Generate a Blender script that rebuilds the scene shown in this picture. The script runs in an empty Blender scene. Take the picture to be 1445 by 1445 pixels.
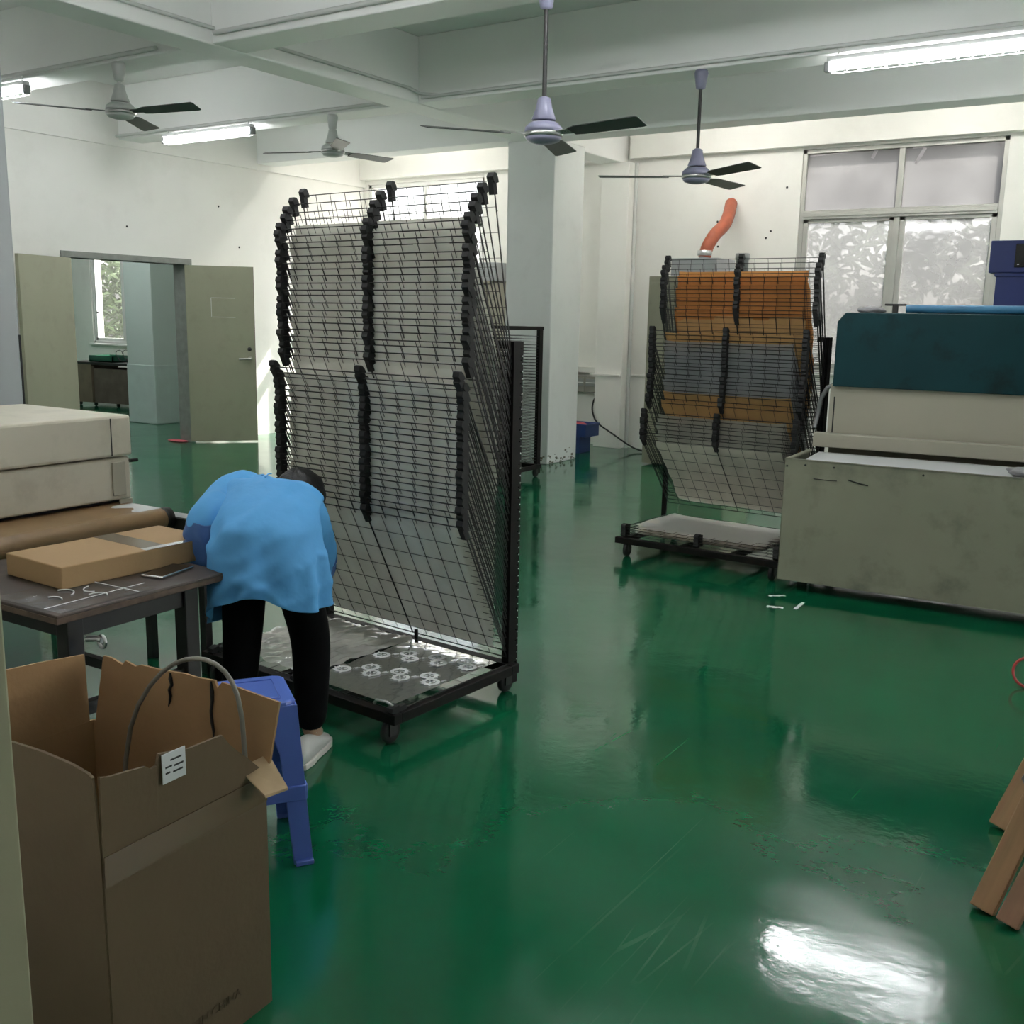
import bpy, bmesh, math, random
from math import sin, cos, pi, radians, sqrt, atan2
from mathutils import Vector, Matrix, Euler, noise
random.seed(7)
S = bpy.context.scene
COL = S.collection
H = 1.55

# ------------------------------------------------------------------ camera
yaw, pitch, roll, F = radians(-33.121), radians(10.8336), radians(-1.0781), 1449.06
fwd = Vector((sin(yaw)*cos(pitch), cos(yaw)*cos(pitch), -sin(pitch)))
rgt = Vector((cos(yaw), -sin(yaw), 0))
dwn = fwd.cross(rgt)
r2 = cos(roll)*rgt + sin(roll)*dwn
d2 = -sin(roll)*rgt + cos(roll)*dwn
cam = bpy.data.cameras.new('camera'); co = bpy.data.objects.new('camera', cam); COL.objects.link(co)
cam.sensor_fit = 'HORIZONTAL'; cam.sensor_width = 36.0; cam.lens = 36.0*F/1445.0
cam.clip_start = 0.05; cam.clip_end = 200
up = -d2; bk = -fwd
co.matrix_world = Matrix(((r2.x, up.x, bk.x, 0), (r2.y, up.y, bk.y, 0), (r2.z, up.z, bk.z, H), (0, 0, 0, 1)))
S.camera = co

# ------------------------------------------------------------------ materials
def nodes_of(m):
    m.use_nodes = True
    nt = m.node_tree
    for n in list(nt.nodes): nt.nodes.remove(n)
    return nt, nt.nodes, nt.links

def mat(name, col, rough=0.6, metal=0.0, var=0.08, scale=6.0, bump=0.0, bscale=40.0, bdist=.01, spec=0.5, coat=0.0,
        dirt=None, dirt_amt=0.0, dirt_scale=3.0, trans=0.0, stretch=(1, 1, 1), emit=None):
    m = bpy.data.materials.new(name); nt, N, L = nodes_of(m)
    out = N.new('ShaderNodeOutputMaterial'); b = N.new('ShaderNodeBsdfPrincipled')
    tc = N.new('ShaderNodeTexCoord'); mp = N.new('ShaderNodeMapping'); mp.inputs['Scale'].default_value = stretch
    L.new(tc.outputs['Object'], mp.inputs['Vector'])
    nz = N.new('ShaderNodeTexNoise'); nz.inputs['Scale'].default_value = scale; nz.inputs['Detail'].default_value = 5
    L.new(mp.outputs['Vector'], nz.inputs['Vector'])
    cr = N.new('ShaderNodeValToRGB')
    c0 = [max(0, c*(1-var)) for c in col]; c1 = [min(1, c*(1+var)) for c in col]
    cr.color_ramp.elements[0].position = 0.3; cr.color_ramp.elements[1].position = 0.7
    cr.color_ramp.elements[0].color = (*c0, 1); cr.color_ramp.elements[1].color = (*c1, 1)
    L.new(nz.outputs['Fac'], cr.inputs['Fac'])
    src = cr.outputs['Color']
    if dirt:
        n2 = N.new('ShaderNodeTexNoise'); n2.inputs['Scale'].default_value = dirt_scale; n2.inputs['Detail'].default_value = 8
        n2.inputs['Roughness'].default_value = 0.65
        L.new(tc.outputs['Object'], n2.inputs['Vector'])
        r = N.new('ShaderNodeValToRGB'); r.color_ramp.elements[0].position = 0.52; r.color_ramp.elements[1].position = 0.75
        r.color_ramp.elements[0].color = (0, 0, 0, 1); r.color_ramp.elements[1].color = (dirt_amt,)*3 + (1,)
        L.new(n2.outputs['Fac'], r.inputs['Fac'])
        mx = N.new('ShaderNodeMix'); mx.data_type = 'RGBA'
        L.new(r.outputs['Color'], mx.inputs['Factor']); L.new(src, mx.inputs['A']); mx.inputs['B'].default_value = (*dirt, 1)
        src = mx.outputs['Result']
    L.new(src, b.inputs['Base Color'])
    b.inputs['Roughness'].default_value = rough; b.inputs['Metallic'].default_value = metal
    b.inputs['Specular IOR Level'].default_value = spec
    b.inputs['Coat Weight'].default_value = coat
    if trans:
        b.inputs['Transmission Weight'].default_value = trans
    if bump:
        bn = N.new('ShaderNodeTexNoise'); bn.inputs['Scale'].default_value = bscale; bn.inputs['Detail'].default_value = 4
        L.new(mp.outputs['Vector'], bn.inputs['Vector'])
        bp = N.new('ShaderNodeBump'); bp.inputs['Strength'].default_value = bump; bp.inputs['Distance'].default_value = bdist
        L.new(bn.outputs['Fac'], bp.inputs['Height']); L.new(bp.outputs['Normal'], b.inputs['Normal'])
    if emit:
        b.inputs['Emission Color'].default_value = (*emit[0], 1); b.inputs['Emission Strength'].default_value = emit[1]
    L.new(b.outputs['BSDF'], out.inputs['Surface'])
    return m

def film_mat(name, col, clear=0.35, rough=0.15, gloss=0.25, transl=0.5):
    """thin plastic film / paper: part clear, part light-scattering, a glossy skin"""
    m = bpy.data.materials.new(name); nt, N, L = nodes_of(m)
    out = N.new('ShaderNodeOutputMaterial')
    tr = N.new('ShaderNodeBsdfTransparent'); tl = N.new('ShaderNodeBsdfTranslucent'); df = N.new('ShaderNodeBsdfDiffuse')
    gl = N.new('ShaderNodeBsdfGlossy'); gl.inputs['Roughness'].default_value = rough
    tr.inputs['Color'].default_value = (0.92, 0.92, 0.92, 1)
    tc = N.new('ShaderNodeTexCoord'); nz = N.new('ShaderNodeTexNoise'); nz.inputs['Scale'].default_value = 5
    nz.inputs['Detail'].default_value = 4
    L.new(tc.outputs['Object'], nz.inputs['Vector'])
    cr = N.new('ShaderNodeValToRGB')
    cr.color_ramp.elements[0].position = .3; cr.color_ramp.elements[1].position = .7
    cr.color_ramp.elements[0].color = (*[c*.85 for c in col], 1); cr.color_ramp.elements[1].color = (*[min(1, c*1.1) for c in col], 1)
    L.new(nz.outputs['Fac'], cr.inputs['Fac'])
    L.new(cr.outputs['Color'], tl.inputs['Color']); L.new(cr.outputs['Color'], df.inputs['Color'])
    m1 = N.new('ShaderNodeMixShader'); m1.inputs['Fac'].default_value = transl
    L.new(df.outputs[0], m1.inputs[1]); L.new(tl.outputs[0], m1.inputs[2])
    m2 = N.new('ShaderNodeMixShader'); m2.inputs['Fac'].default_value = clear
    L.new(m1.outputs[0], m2.inputs[1]); L.new(tr.outputs[0], m2.inputs[2])
    lw = N.new('ShaderNodeLayerWeight'); lw.inputs['Blend'].default_value = gloss
    bn = N.new('ShaderNodeTexNoise'); bn.inputs['Scale'].default_value = 9; L.new(tc.outputs['Object'], bn.inputs['Vector'])
    bp = N.new('ShaderNodeBump'); bp.inputs['Strength'].default_value = .35; bp.inputs['Distance'].default_value = .02
    L.new(bn.outputs['Fac'], bp.inputs['Height']); L.new(bp.outputs['Normal'], gl.inputs['Normal'])
    m3 = N.new('ShaderNodeMixShader'); L.new(lw.outputs['Fresnel'], m3.inputs['Fac'])
    L.new(m2.outputs[0], m3.inputs[1]); L.new(gl.outputs[0], m3.inputs[2])
    L.new(m3.outputs[0], out.inputs['Surface'])
    return m

def floor_mat():
    m = bpy.data.materials.new('green_epoxy'); nt, N, L = nodes_of(m)
    out = N.new('ShaderNodeOutputMaterial'); b = N.new('ShaderNodeBsdfPrincipled')
    tc = N.new('ShaderNodeTexCoord')
    nz = N.new('ShaderNodeTexNoise'); nz.inputs['Scale'].default_value = 1.3; nz.inputs['Detail'].default_value = 7
    L.new(tc.outputs['Object'], nz.inputs['Vector'])
    cr = N.new('ShaderNodeValToRGB')
    cr.color_ramp.elements[0].position = .3; cr.color_ramp.elements[1].position = .72
    cr.color_ramp.elements[0].color = (.003, .088, .036, 1); cr.color_ramp.elements[1].color = (.005, .132, .056, 1)
    L.new(nz.outputs['Fac'], cr.inputs['Fac'])
    # scuffs: thin pale scratches
    prev = cr.outputs['Color']
    for k, (rz, sc, thr) in enumerate(((0.5, (7, .45, 1), .013), (1.4, (6, .5, 1), .010), (-.7, (8, .5, 1), .011))):
        mp = N.new('ShaderNodeMapping'); mp.inputs['Rotation'].default_value = (0, 0, rz); mp.inputs['Scale'].default_value = sc
        mp.inputs['Location'].default_value = (k*3.1, k*1.7, 0)
        L.new(tc.outputs['Object'], mp.inputs['Vector'])
        vo = N.new('ShaderNodeTexVoronoi'); vo.feature = 'DISTANCE_TO_EDGE'; vo.inputs['Scale'].default_value = .55
        L.new(mp.outputs['Vector'], vo.inputs['Vector'])
        lt = N.new('ShaderNodeMath'); lt.operation = 'LESS_THAN'; lt.inputs[1].default_value = thr*.45; L.new(vo.outputs['Distance'], lt.inputs[0])
        mk = N.new('ShaderNodeTexNoise'); mk.inputs['Scale'].default_value = 1.1+.3*k; mk.inputs['Detail'].default_value = 6; L.new(tc.outputs['Object'], mk.inputs['Vector'])
        gt = N.new('ShaderNodeMapRange'); gt.inputs['From Min'].default_value = .56; gt.inputs['From Max'].default_value = .75
        L.new(mk.outputs['Fac'], gt.inputs['Value'])
        mu = N.new('ShaderNodeMath'); mu.operation = 'MULTIPLY'; L.new(lt.outputs[0], mu.inputs[0]); L.new(gt.outputs[0], mu.inputs[1])
        mu2 = N.new('ShaderNodeMath'); mu2.operation = 'MULTIPLY'; L.new(mu.outputs[0], mu2.inputs[0]); mu2.inputs[1].default_value = .3
        mx = N.new('ShaderNodeMix'); mx.data_type = 'RGBA'; L.new(mu2.outputs[0], mx.inputs['Factor'])
        L.new(prev, mx.inputs['A']); mx.inputs['B'].default_value = (.16, .34, .22, 1); prev = mx.outputs['Result']
    L.new(prev, b.inputs['Base Color'])
    rr = N.new('ShaderNodeMapRange'); rr.inputs['From Min'].default_value = .35; rr.inputs['From Max'].default_value = .7
    rr.inputs['To Min'].default_value = .07; rr.inputs['To Max'].default_value = .19
    n3 = N.new('ShaderNodeTexNoise'); n3.inputs['Scale'].default_value = 2.2; n3.inputs['Detail'].default_value = 6; L.new(tc.outputs['Object'], n3.inputs['Vector'])
    L.new(n3.outputs['Fac'], rr.inputs['Value']); L.new(rr.outputs[0], b.inputs['Roughness'])
    b.inputs['Specular IOR Level'].default_value = .9
    n4 = N.new('ShaderNodeTexNoise'); n4.inputs['Scale'].default_value = 34; n4.inputs['Detail'].default_value = 2; L.new(tc.outputs['Object'], n4.inputs['Vector'])
    n5 = N.new('ShaderNodeTexNoise'); n5.inputs['Scale'].default_value = 3.2; n5.inputs['Detail'].default_value = 2; L.new(tc.outputs['Object'], n5.inputs['Vector'])
    bp = N.new('ShaderNodeBump'); bp.inputs['Strength'].default_value = .07; bp.inputs['Distance'].default_value = .004; L.new(n4.outputs['Fac'], bp.inputs['Height'])
    bq = N.new('ShaderNodeBump'); bq.inputs['Strength'].default_value = .22; bq.inputs['Distance'].default_value = .01; L.new(n5.outputs['Fac'], bq.inputs['Height'])
    L.new(bp.outputs['Normal'], bq.inputs['Normal'])
    L.new(bq.outputs['Normal'], b.inputs['Normal'])
    L.new(b.outputs[0], out.inputs['Surface'])
    return m

def pane_mat(name, clear, tint=(.86, .87, .88), spread=.12):
    """window glass, dusty or covered in milky film: part clear, part scattering"""
    m = bpy.data.materials.new(name); nt, N, L = nodes_of(m)
    out = N.new('ShaderNodeOutputMaterial')
    tr = N.new('ShaderNodeBsdfTransparent'); tr.inputs['Color'].default_value = (.95, .96, .96, 1)
    tl = N.new('ShaderNodeBsdfTranslucent'); tl.inputs['Color'].default_value = (*tint, 1)
    gl = N.new('ShaderNodeBsdfGlossy'); gl.inputs['Roughness'].default_value = .05
    tc = N.new('ShaderNodeTexCoord')
    nz = N.new('ShaderNodeTexNoise'); nz.inputs['Scale'].default_value = 2.2; nz.inputs['Detail'].default_value = 6
    L.new(tc.outputs['Object'], nz.inputs['Vector'])
    mr = N.new('ShaderNodeMapRange'); mr.inputs['From Min'].default_value = .3; mr.inputs['From Max'].default_value = .7
    mr.inputs['To Min'].default_value = max(0, clear-spread); mr.inputs['To Max'].default_value = min(1, clear+spread)
    L.new(nz.outputs['Fac'], mr.inputs['Value'])
    fac = mr.outputs[0]
    mx = N.new('ShaderNodeMixShader'); L.new(fac, mx.inputs['Fac']); L.new(tl.outputs[0], mx.inputs[1]); L.new(tr.outputs[0], mx.inputs[2])
    m3 = N.new('ShaderNodeMixShader'); m3.inputs['Fac'].default_value = .05
    L.new(mx.outputs[0], m3.inputs[1]); L.new(gl.outputs[0], m3.inputs[2]); L.new(m3.outputs[0], out.inputs['Surface'])
    return m

def emit_mat(name, col, st):
    m = bpy.data.materials.new(name); nt, N, L = nodes_of(m)
    out = N.new('ShaderNodeOutputMaterial'); e = N.new('ShaderNodeEmission')
    e.inputs['Color'].default_value = (*col, 1); e.inputs['Strength'].default_value = st
    L.new(e.outputs[0], out.inputs['Surface']); return m

M = {}
M['wall'] = mat('wall_paint', (.80, .79, .75), .7, var=.03, scale=1.2, dirt=(.55, .54, .49), dirt_amt=.2, dirt_scale=2.5)
M['wall_green'] = mat('wall_paint_pale_green', (.52, .60, .56), .6, var=.03, scale=1.2)
M['ceil'] = mat('ceiling_paint', (.84, .845, .83), .55, var=.03, scale=1.0)
M['column'] = mat('column_paint', (.66, .68, .66), .5, var=.03, scale=1.5, dirt=(.3, .29, .25), dirt_amt=.12, dirt_scale=5)
M['floor'] = floor_mat()
M['frame_alu'] = mat('window_frame_grey', (.42, .42, .39), .45, .3, var=.05)
M['frame_white'] = mat('window_frame_white', (.75, .75, .73), .5, var=.04)
M['pane'] = pane_mat('dusty_pane', .34, tint=(.14, .142, .145))
M['pane_top'] = pane_mat('milky_film_pane', .06, tint=(.215, .215, .218), spread=.03)
M['pane_clear'] = pane_mat('clear_pane', .80)
M['pane_bare'] = pane_mat('bare_pane', .94, tint=(.2, .2, .2), spread=.02)
M['pane_hazy'] = pane_mat('hazy_pane', .80, tint=(.30, .30, .29))
M['door'] = mat('door_paint', (.30, .30, .21), .5, var=.04, scale=2, dirt=(.12, .12, .09), dirt_amt=.2, dirt_scale=6)
M['jamb'] = mat('door_jamb_paint', (.36, .35, .24), .55, var=.04)
M['steel'] = mat('brushed_steel', (.55, .55, .54), .3, .9, var=.05)
M['dark'] = mat('black_paint', (.012, .011, .010), .45, var=.2, scale=20)
M['rack_black'] = mat('rack_black_enamel', (.007, .006, .0055), .55, var=.25, scale=15, dirt=(.022, .014, .009), dirt_amt=.6, dirt_scale=12, spec=.2)
M['wire'] = mat('rack_black_wire', (.012, .011, .011), .45, var=.2, scale=30)
M['rubber'] = mat('black_rubber', (.010, .010, .010), .7, var=.2, scale=30)
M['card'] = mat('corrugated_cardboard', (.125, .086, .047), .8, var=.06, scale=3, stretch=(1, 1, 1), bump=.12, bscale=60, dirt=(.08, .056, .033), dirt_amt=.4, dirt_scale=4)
M['card_lit'] = mat('lit_cardboard', (.36, .215, .105), .85, var=.06, scale=3, bump=.1, bscale=60, dirt=(.26, .15, .075), dirt_amt=.4, dirt_scale=4)  # lighter cardboard: the light on the carton's rear walls is put into the colour
M['card_flat'] = mat('flat_carton_board', (.37, .235, .115), .75, var=.05, scale=3, bump=.1, bscale=60)
M['card_tape'] = mat('brown_packing_tape', (.135, .092, .052), .25, var=.05, scale=4)
M['card_light'] = mat('cardboard_torn_face', (.45, .33, .20), .85, var=.08, scale=20)
M['belt'] = mat('dryer_belt_brown', (.25, .155, .075), .42, var=.10, scale=5, dirt=(.12, .07, .035), dirt_amt=.5, dirt_scale=6)
M['cream'] = mat('cream_machine_paint', (.58, .54, .44), .4, var=.04, scale=2, dirt=(.16, .14, .10), dirt_amt=.30, dirt_scale=5)
M['cream_dirty'] = mat('oven_box_paint', (.27, .265, .195), .45, var=.07, scale=2.5, dirt=(.06, .06, .045), dirt_amt=.55, dirt_scale=3.5)
M['cream_clean'] = mat('oven_cream_paint', (.38, .36, .285), .45, var=.03, scale=2)
M['teal'] = mat('teal_hood_paint', (.004, .040, .048), .5, spec=.25, var=.14, scale=2.5, dirt=(.003, .009, .008), dirt_amt=.9, dirt_scale=4.2)
M['white_belt'] = mat('oven_white_cloth', (.62, .62, .62), .7, var=.03, scale=4)
M['table'] = mat('table_stained_top', (.045, .032, .026), .5, var=.35, scale=4, dirt=(.16, .10, .07), dirt_amt=.6, dirt_scale=5)
M['phone'] = mat('phone_black_glass', (.008, .008, .009), .08, var=.1)
M['silver'] = mat('silver_trim', (.6, .6, .6), .25, .9)
M['stool'] = mat('blue_plastic', (.085, .15, .52), .32, var=.04, scale=6)
M['gown'] = mat('blue_nonwoven_gown', (.095, .36, .72), .75, var=.07, scale=4, bump=.35, bscale=6, bdist=.04)
M['cuff'] = mat('dark_blue_sleeve_cover', (.05, .13, .36), .6, var=.10, scale=6, bump=.5, bscale=14)
M['trouser'] = mat('black_trousers', (.004, .004, .0045), .9, var=.2, scale=20, spec=.1)
M['shoe'] = mat('white_trainer', (.55, .55, .53), .5, var=.05, scale=10)
M['sole'] = mat('white_rubber_sole', (.62, .60, .55), .6, var=.05)
M['hair'] = mat('black_hair', (.006, .005, .005), .5, var=.3, scale=60, stretch=(1, 1, .1), bump=.4, bscale=80)
M['skin'] = mat('skin', (.50, .30, .21), .5, var=.05, scale=10)
M['bin_blue'] = mat('navy_plastic_bin', (.014, .027, .125), .4, var=.06, scale=5)
M['bin_blue2'] = mat('royal_blue_plastic', (.025, .06, .22), .4, var=.06, scale=5)
M['red'] = mat('red_plastic', (.45, .04, .045), .45, var=.12, scale=20)
M['pink'] = mat('pink_red_cloth', (.55, .10, .13), .8, var=.2, scale=30)
M['orange'] = mat('orange_flexible_hose', (.36, .085, .04), .55, var=.12, scale=14)
M['tube_blue'] = mat('blue_plastic_wrap', (.05, .20, .36), .35, var=.08, scale=8)
M['grey'] = mat('grey_metal', (.26, .27, .27), .45, .4, var=.06, scale=5)
M['grey_box'] = mat('grey_sheet_metal', (.36, .37, .38), .5, .2, var=.05, scale=3)
M['grey_plastic'] = mat('grey_plastic_bag', (.30, .29, .30), .35, var=.2, scale=12, bump=.6, bscale=20)
M['meter'] = mat('grey_meter_box', (.26, .25, .22), .5, var=.06)
M['wood'] = mat('pale_pine', (.42, .24, .125), .6, var=.16, scale=4, stretch=(9, 9, .8))
M['wood_b'] = mat('pinkish_pine', (.36, .19, .12), .6, var=.14, scale=4, stretch=(9, 9, .8))
M['fan_lilac'] = mat('lilac_grey_enamel', (.22, .22, .31), .35, var=.04)
M['fan_white'] = mat('fan_grey_white_enamel', (.50, .52, .50), .4, var=.04)
M['blade'] = mat('fan_blade_dark_grey', (.06, .063, .062), .4, .2, var=.08, scale=8)
M['lamp_body'] = mat('lamp_channel_white', (.62, .63, .62), .4, var=.03)
M['conduit'] = mat('conduit_white_paint', (.58, .59, .57), .45, var=.04)
M['tube_on'] = emit_mat('fluorescent_tube', (.96, .98, 1.0), 30.0)
M['tube_fill'] = emit_mat('fill_lamp_tube', (1.0, .97, .92), 22.0)  # glow of the added fill lamps in the ceiling bays
M['film_pale'] = film_mat('pale_milky_film', (.96, .93, .86), clear=.0, transl=.18, gloss=.05)
M['film_clear'] = film_mat('clear_crinkled_film', (.82, .79, .72), clear=.30, transl=.25, gloss=.45, rough=.12)
M['film_table'] = film_mat('clear_table_film', (.4, .4, .4), clear=.85, transl=.3, gloss=.2, rough=.2)
M['film_grey'] = film_mat('grey_clear_film', (.62, .63, .65), clear=.30, transl=.4, gloss=.14)
M['paper_orange'] = film_mat('orange_brown_paper', (.66, .31, .11), clear=.0, transl=.45, gloss=.10, rough=.3)
M['paper_tan'] = film_mat('tan_kraft_paper', (.66, .43, .20), clear=.0, transl=.45, gloss=.08, rough=.3)
M['paper_white'] = film_mat('white_paper', (.92, .87, .80), clear=.0, transl=.45, gloss=.03, rough=.5)
M['emblem'] = mat('white_print', (.80, .80, .80), .5, var=.02)
M['leaf'] = mat('shrub_leaf', (.10, .15, .07), .5, var=.5, scale=3)
M['ground'] = mat('outdoor_ground', (.30, .28, .24), .9, var=.1, scale=2)
M['label'] = mat('white_paper_label', (.62, .64, .66), .6, var=.03)
M['ink'] = mat('dark_ink', (.02, .02, .02), .7, var=.1)
M['ink_faint'] = mat('faded_brown_print', (.11, .075, .045), .8, var=.15, scale=30)
M['plastic_grey_tube'] = mat('grey_plastic_tube', (.20, .19, .165), .4, var=.08, scale=10)
M['plank_metal'] = mat('dull_grey_sheet', (.33, .32, .33), .5, .2, var=.06)
M['cart'] = mat('brown_cart_board', (.16, .125, .085), .7, var=.15, scale=4, dirt=(.05, .04, .03), dirt_amt=.5)
M['cart_green'] = mat('green_tray', (.01, .10, .055), .5, var=.1)
M['dado'] = mat('column_dado_paint', (.40, .46, .43), .5, var=.05, scale=2)

# ------------------------------------------------------------------ mesh builder
class MB:
    def __init__(s): s.v = []; s.f = []; s.sm = []
    def add(s, vs, fs, smooth=False):
        n = len(s.v); s.v += [tuple(p) for p in vs]; s.f += [tuple(i+n for i in f) for f in fs]; s.sm += [smooth]*len(fs); return s
    def box(s, x0, x1, y0, y1, z0, z1, mtx=None):
        P = [Vector((x, y, z)) for z in (z0, z1) for y in (y0, y1) for x in (x0, x1)]
        if mtx: P = [mtx @ p for p in P]
        return s.add(P, [(0, 2, 3, 1), (4, 5, 7, 6), (0, 1, 5, 4), (2, 6, 7, 3), (0, 4, 6, 2), (1, 3, 7, 5)])
    def hexa(s, P):   # 8 points: bottom 4 ccw, top 4 ccw
        return s.add(P, [(3, 2, 1, 0), (4, 5, 6, 7), (0, 1, 5, 4), (1, 2, 6, 5), (2, 3, 7, 6), (3, 0, 4, 7)])
    def prism(s, poly, z0, z1, mtx=None):
        n = len(poly); P = [Vector((a, b, z)) for z in (z0, z1) for a, b in poly]
        if mtx: P = [mtx @ p for p in P]
        return s.add(P, [tuple(range(n-1, -1, -1)), tuple(range(n, 2*n))] + [(i, (i+1) % n, n+(i+1) % n, n+i) for i in range(n)])
    def tube(s, pts, r, n=8, cap=True, smooth=True):
        pts = [Vector(p) for p in pts]; rs = r if isinstance(r, (list, tuple)) else [r]*len(pts)
        rings = []; prev = None
        for i, p in enumerate(pts):
            t = (pts[min(i+1, len(pts)-1)]-pts[max(i-1, 0)]).normalized()
            if prev is None:
                a = Vector((0, 0, 1)) if abs(t.z) < .9 else Vector((1, 0, 0))
                nx = t.cross(a).normalized()
            else:
                nx = (prev - t*prev.dot(t)).normalized()
            prev = nx; ny = t.cross(nx)
            rings.append([p+(nx*cos(2*pi*k/n+pi/n)+ny*sin(2*pi*k/n+pi/n))*rs[i] for k in range(n)])
        V = [q for rg in rings for q in rg]; Fs = []
        for i in range(len(pts)-1):
            for k in range(n):
                Fs.append((i*n+k, i*n+(k+1) % n, (i+1)*n+(k+1) % n, (i+1)*n+k))
        s.add(V, Fs, smooth)
        if cap:
            m = len(V); s.add(rings[0], [tuple(range(n-1, -1, -1))]); s.add(rings[-1], [tuple(range(n))])
        return s
    def lathe(s, prof, c=(0, 0, 0), n=24, smooth=True, axis='z'):
        V = []
        for r, z in prof:
            for k in range(n):
                a = 2*pi*k/n
                p = (r*cos(a), r*sin(a), z)
                if axis == 'x': p = (z, r*cos(a), r*sin(a))
                if axis == 'y': p = (r*cos(a), z, r*sin(a))
                V.append((c[0]+p[0], c[1]+p[1], c[2]+p[2]))
        Fs = [(i*n+k, i*n+(k+1) % n, (i+1)*n+(k+1) % n, (i+1)*n+k) for i in range(len(prof)-1) for k in range(n)]
        Fs.append(tuple(range(n-1, -1, -1))); Fs.append(tuple((len(prof)-1)*n+k for k in range(n)))
        return s.add(V, Fs, smooth)
    def grid(s, fn, nu, nv, smooth=True):
        V = [fn(i/nu, j/nv) for j in range(nv+1) for i in range(nu+1)]
        Fs = [(j*(nu+1)+i, j*(nu+1)+i+1, (j+1)*(nu+1)+i+1, (j+1)*(nu+1)+i) for j in range(nv) for i in range(nu)]
        return s.add(V, Fs, smooth)
    def mesh(s, name, m):
        me = bpy.data.meshes.new(name); me.from_pydata(s.v, [], s.f); me.update()
        for i, p in enumerate(me.polygons): p.use_smooth = s.sm[i]
        if m: me.materials.append(m)
        bm = bmesh.new(); bm.from_mesh(me); bmesh.ops.recalc_face_normals(bm, faces=bm.faces); bm.to_mesh(me); bm.free()
        return me

def link(name, me, parent=None, loc=None, rot=None):
    o = bpy.data.objects.new(name, me); COL.objects.link(o)
    if parent: o.parent = parent
    if loc is not None: o.location = loc
    if rot is not None: o.rotation_euler = rot
    return o
def obj(name, mb, m, parent=None, bevel=0.0, loc=None, rot=None, subsurf=0, solid=0.0):
    o = link(name, mb.mesh(name, m), parent, loc, rot)
    if solid:
        d = o.modifiers.new('solid', 'SOLIDIFY'); d.thickness = solid; d.offset = 0
    if bevel:
        d = o.modifiers.new('bevel', 'BEVEL'); d.width = bevel; d.segments = 2; d.limit_method = 'ANGLE'
    if subsurf:
        d = o.modifiers.new('sub', 'SUBSURF'); d.levels = subsurf; d.render_levels = subsurf
    return o
def thing(name, label, cat, loc=(0, 0, 0), rotz=0.0, group=None):
    o = link(name, None, None, loc, (0, 0, rotz)); o['label'] = label; o['category'] = cat
    o.empty_display_size = .1
    if group: o['group'] = group
    return o
def tag(o, label, cat, group=None, kind=None):
    o['label'] = label; o['category'] = cat
    if group: o['group'] = group
    if kind: o['kind'] = kind
    return o
def struct(name, mb, m, parent=None, bevel=0.0, label=None):
    o = obj(name, mb, m, parent, bevel)
    if not parent: o['kind'] = 'structure'
    if label: o['label'] = label
    return o
def B(*a): return MB().box(*a)
def wall_holes(mb, fixed, t0, t1, u0, u1, z0, z1, holes):
    us = sorted({u0, u1, *[h[0] for h in holes], *[h[1] for h in holes]}); zs = sorted({z0, z1, *[h[2] for h in holes], *[h[3] for h in holes]})
    for a, b in zip(us, us[1:]):
        for c, d in zip(zs, zs[1:]):
            mu, mz = (a+b)/2, (c+d)/2
            if any(h[0] < mu < h[1] and h[2] < mz < h[3] for h in holes): continue
            if fixed == 'y': mb.box(a, b, t0, t1, c, d)
            else: mb.box(t0, t1, a, b, c, d)
    return mb

# ------------------------------------------------------------------ the room
XL, YB, ZC = -9.83, 11.17, 3.84
XR, YF = 3.2, .55
W1 = (-3.70, -1.705, 1.01, 3.325)
W2 = (-9.74, -7.80, 1.01, 3.27)
W3 = (-16.07, -14.0, .945, 2.9)
struct('floor', B(-18.5, XR+.2, -2.6, YB+.2, -.1, 0), M['floor'])
struct('ceiling', B(-18.5, XR+.2, -2.6, YB+.2, ZC, ZC+.15), M['ceil'])
struct('wall_back', wall_holes(MB(), 'y', YB, YB+.22, -18.5, XR, 0, ZC, [W1, W2, W3]), M['wall'])
struct('wall_left', wall_holes(MB(), 'x', XL-.2, XL, YF-.15, YB, 0, ZC, [(6.57, 8.08, -1, 2.055)]), M['wall'])
struct('wall_right', wall_holes(MB(), 'x', XR, XR+.2, -2.6, YB, 0, ZC, [(3.6, 5.4, 1.0, 3.3), (6.2, 8.6, 1.0, 3.3), (9.0, 11.0, 1.0, 3.3)]), M['wall'])
struct('wall_front', wall_holes(MB(), 'y', YF-.18, YF-.0, -9.83, XR, 0, ZC, [(-1.03, .85, -1, 2.2)]), M['wall'])
struct('wall_corridor', MB().box(-1.6, -1.5, -2.6, YF-.18, 0, ZC).box(1.6, 1.7, -2.6, YF-.18, 0, ZC).box(-1.5, 1.6, -2.6, -2.5, 0, ZC), M['wall'])
struct('wall_far', MB().box(-18.5, -18.3, -2.6, YB, 0, ZC).box(-18.5, -9.9, 2.0, 2.2, 0, ZC), M['wall_green'])
# shallow ledge along the top of the left wall
struct('trim_1', B(XL, XL+.035, YF, YB, 3.235, ZC), M['wall'])
# beams
struct('ceiling_beam', B(-6.06, -5.76, YF, YB, 3.30, ZC), M['ceil'], bevel=.012)
for y0, y1 in ((2.85, 3.15), (5.03, 5.33), (7.25, 7.55), (9.20, 9.50)):
    for xa, xb in ((XL, -6.06), (-5.76, XR)):
        struct('ceiling_beam', B(xa, xb, y0, y1, 3.305, ZC), M['ceil'], bevel=.01)
struct('trim_2', MB().box(XL, -6.06, YB-.12, YB, 3.33, ZC).box(-5.68, XR, YB-.12, YB, 3.345, ZC), M['wall'])
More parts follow.
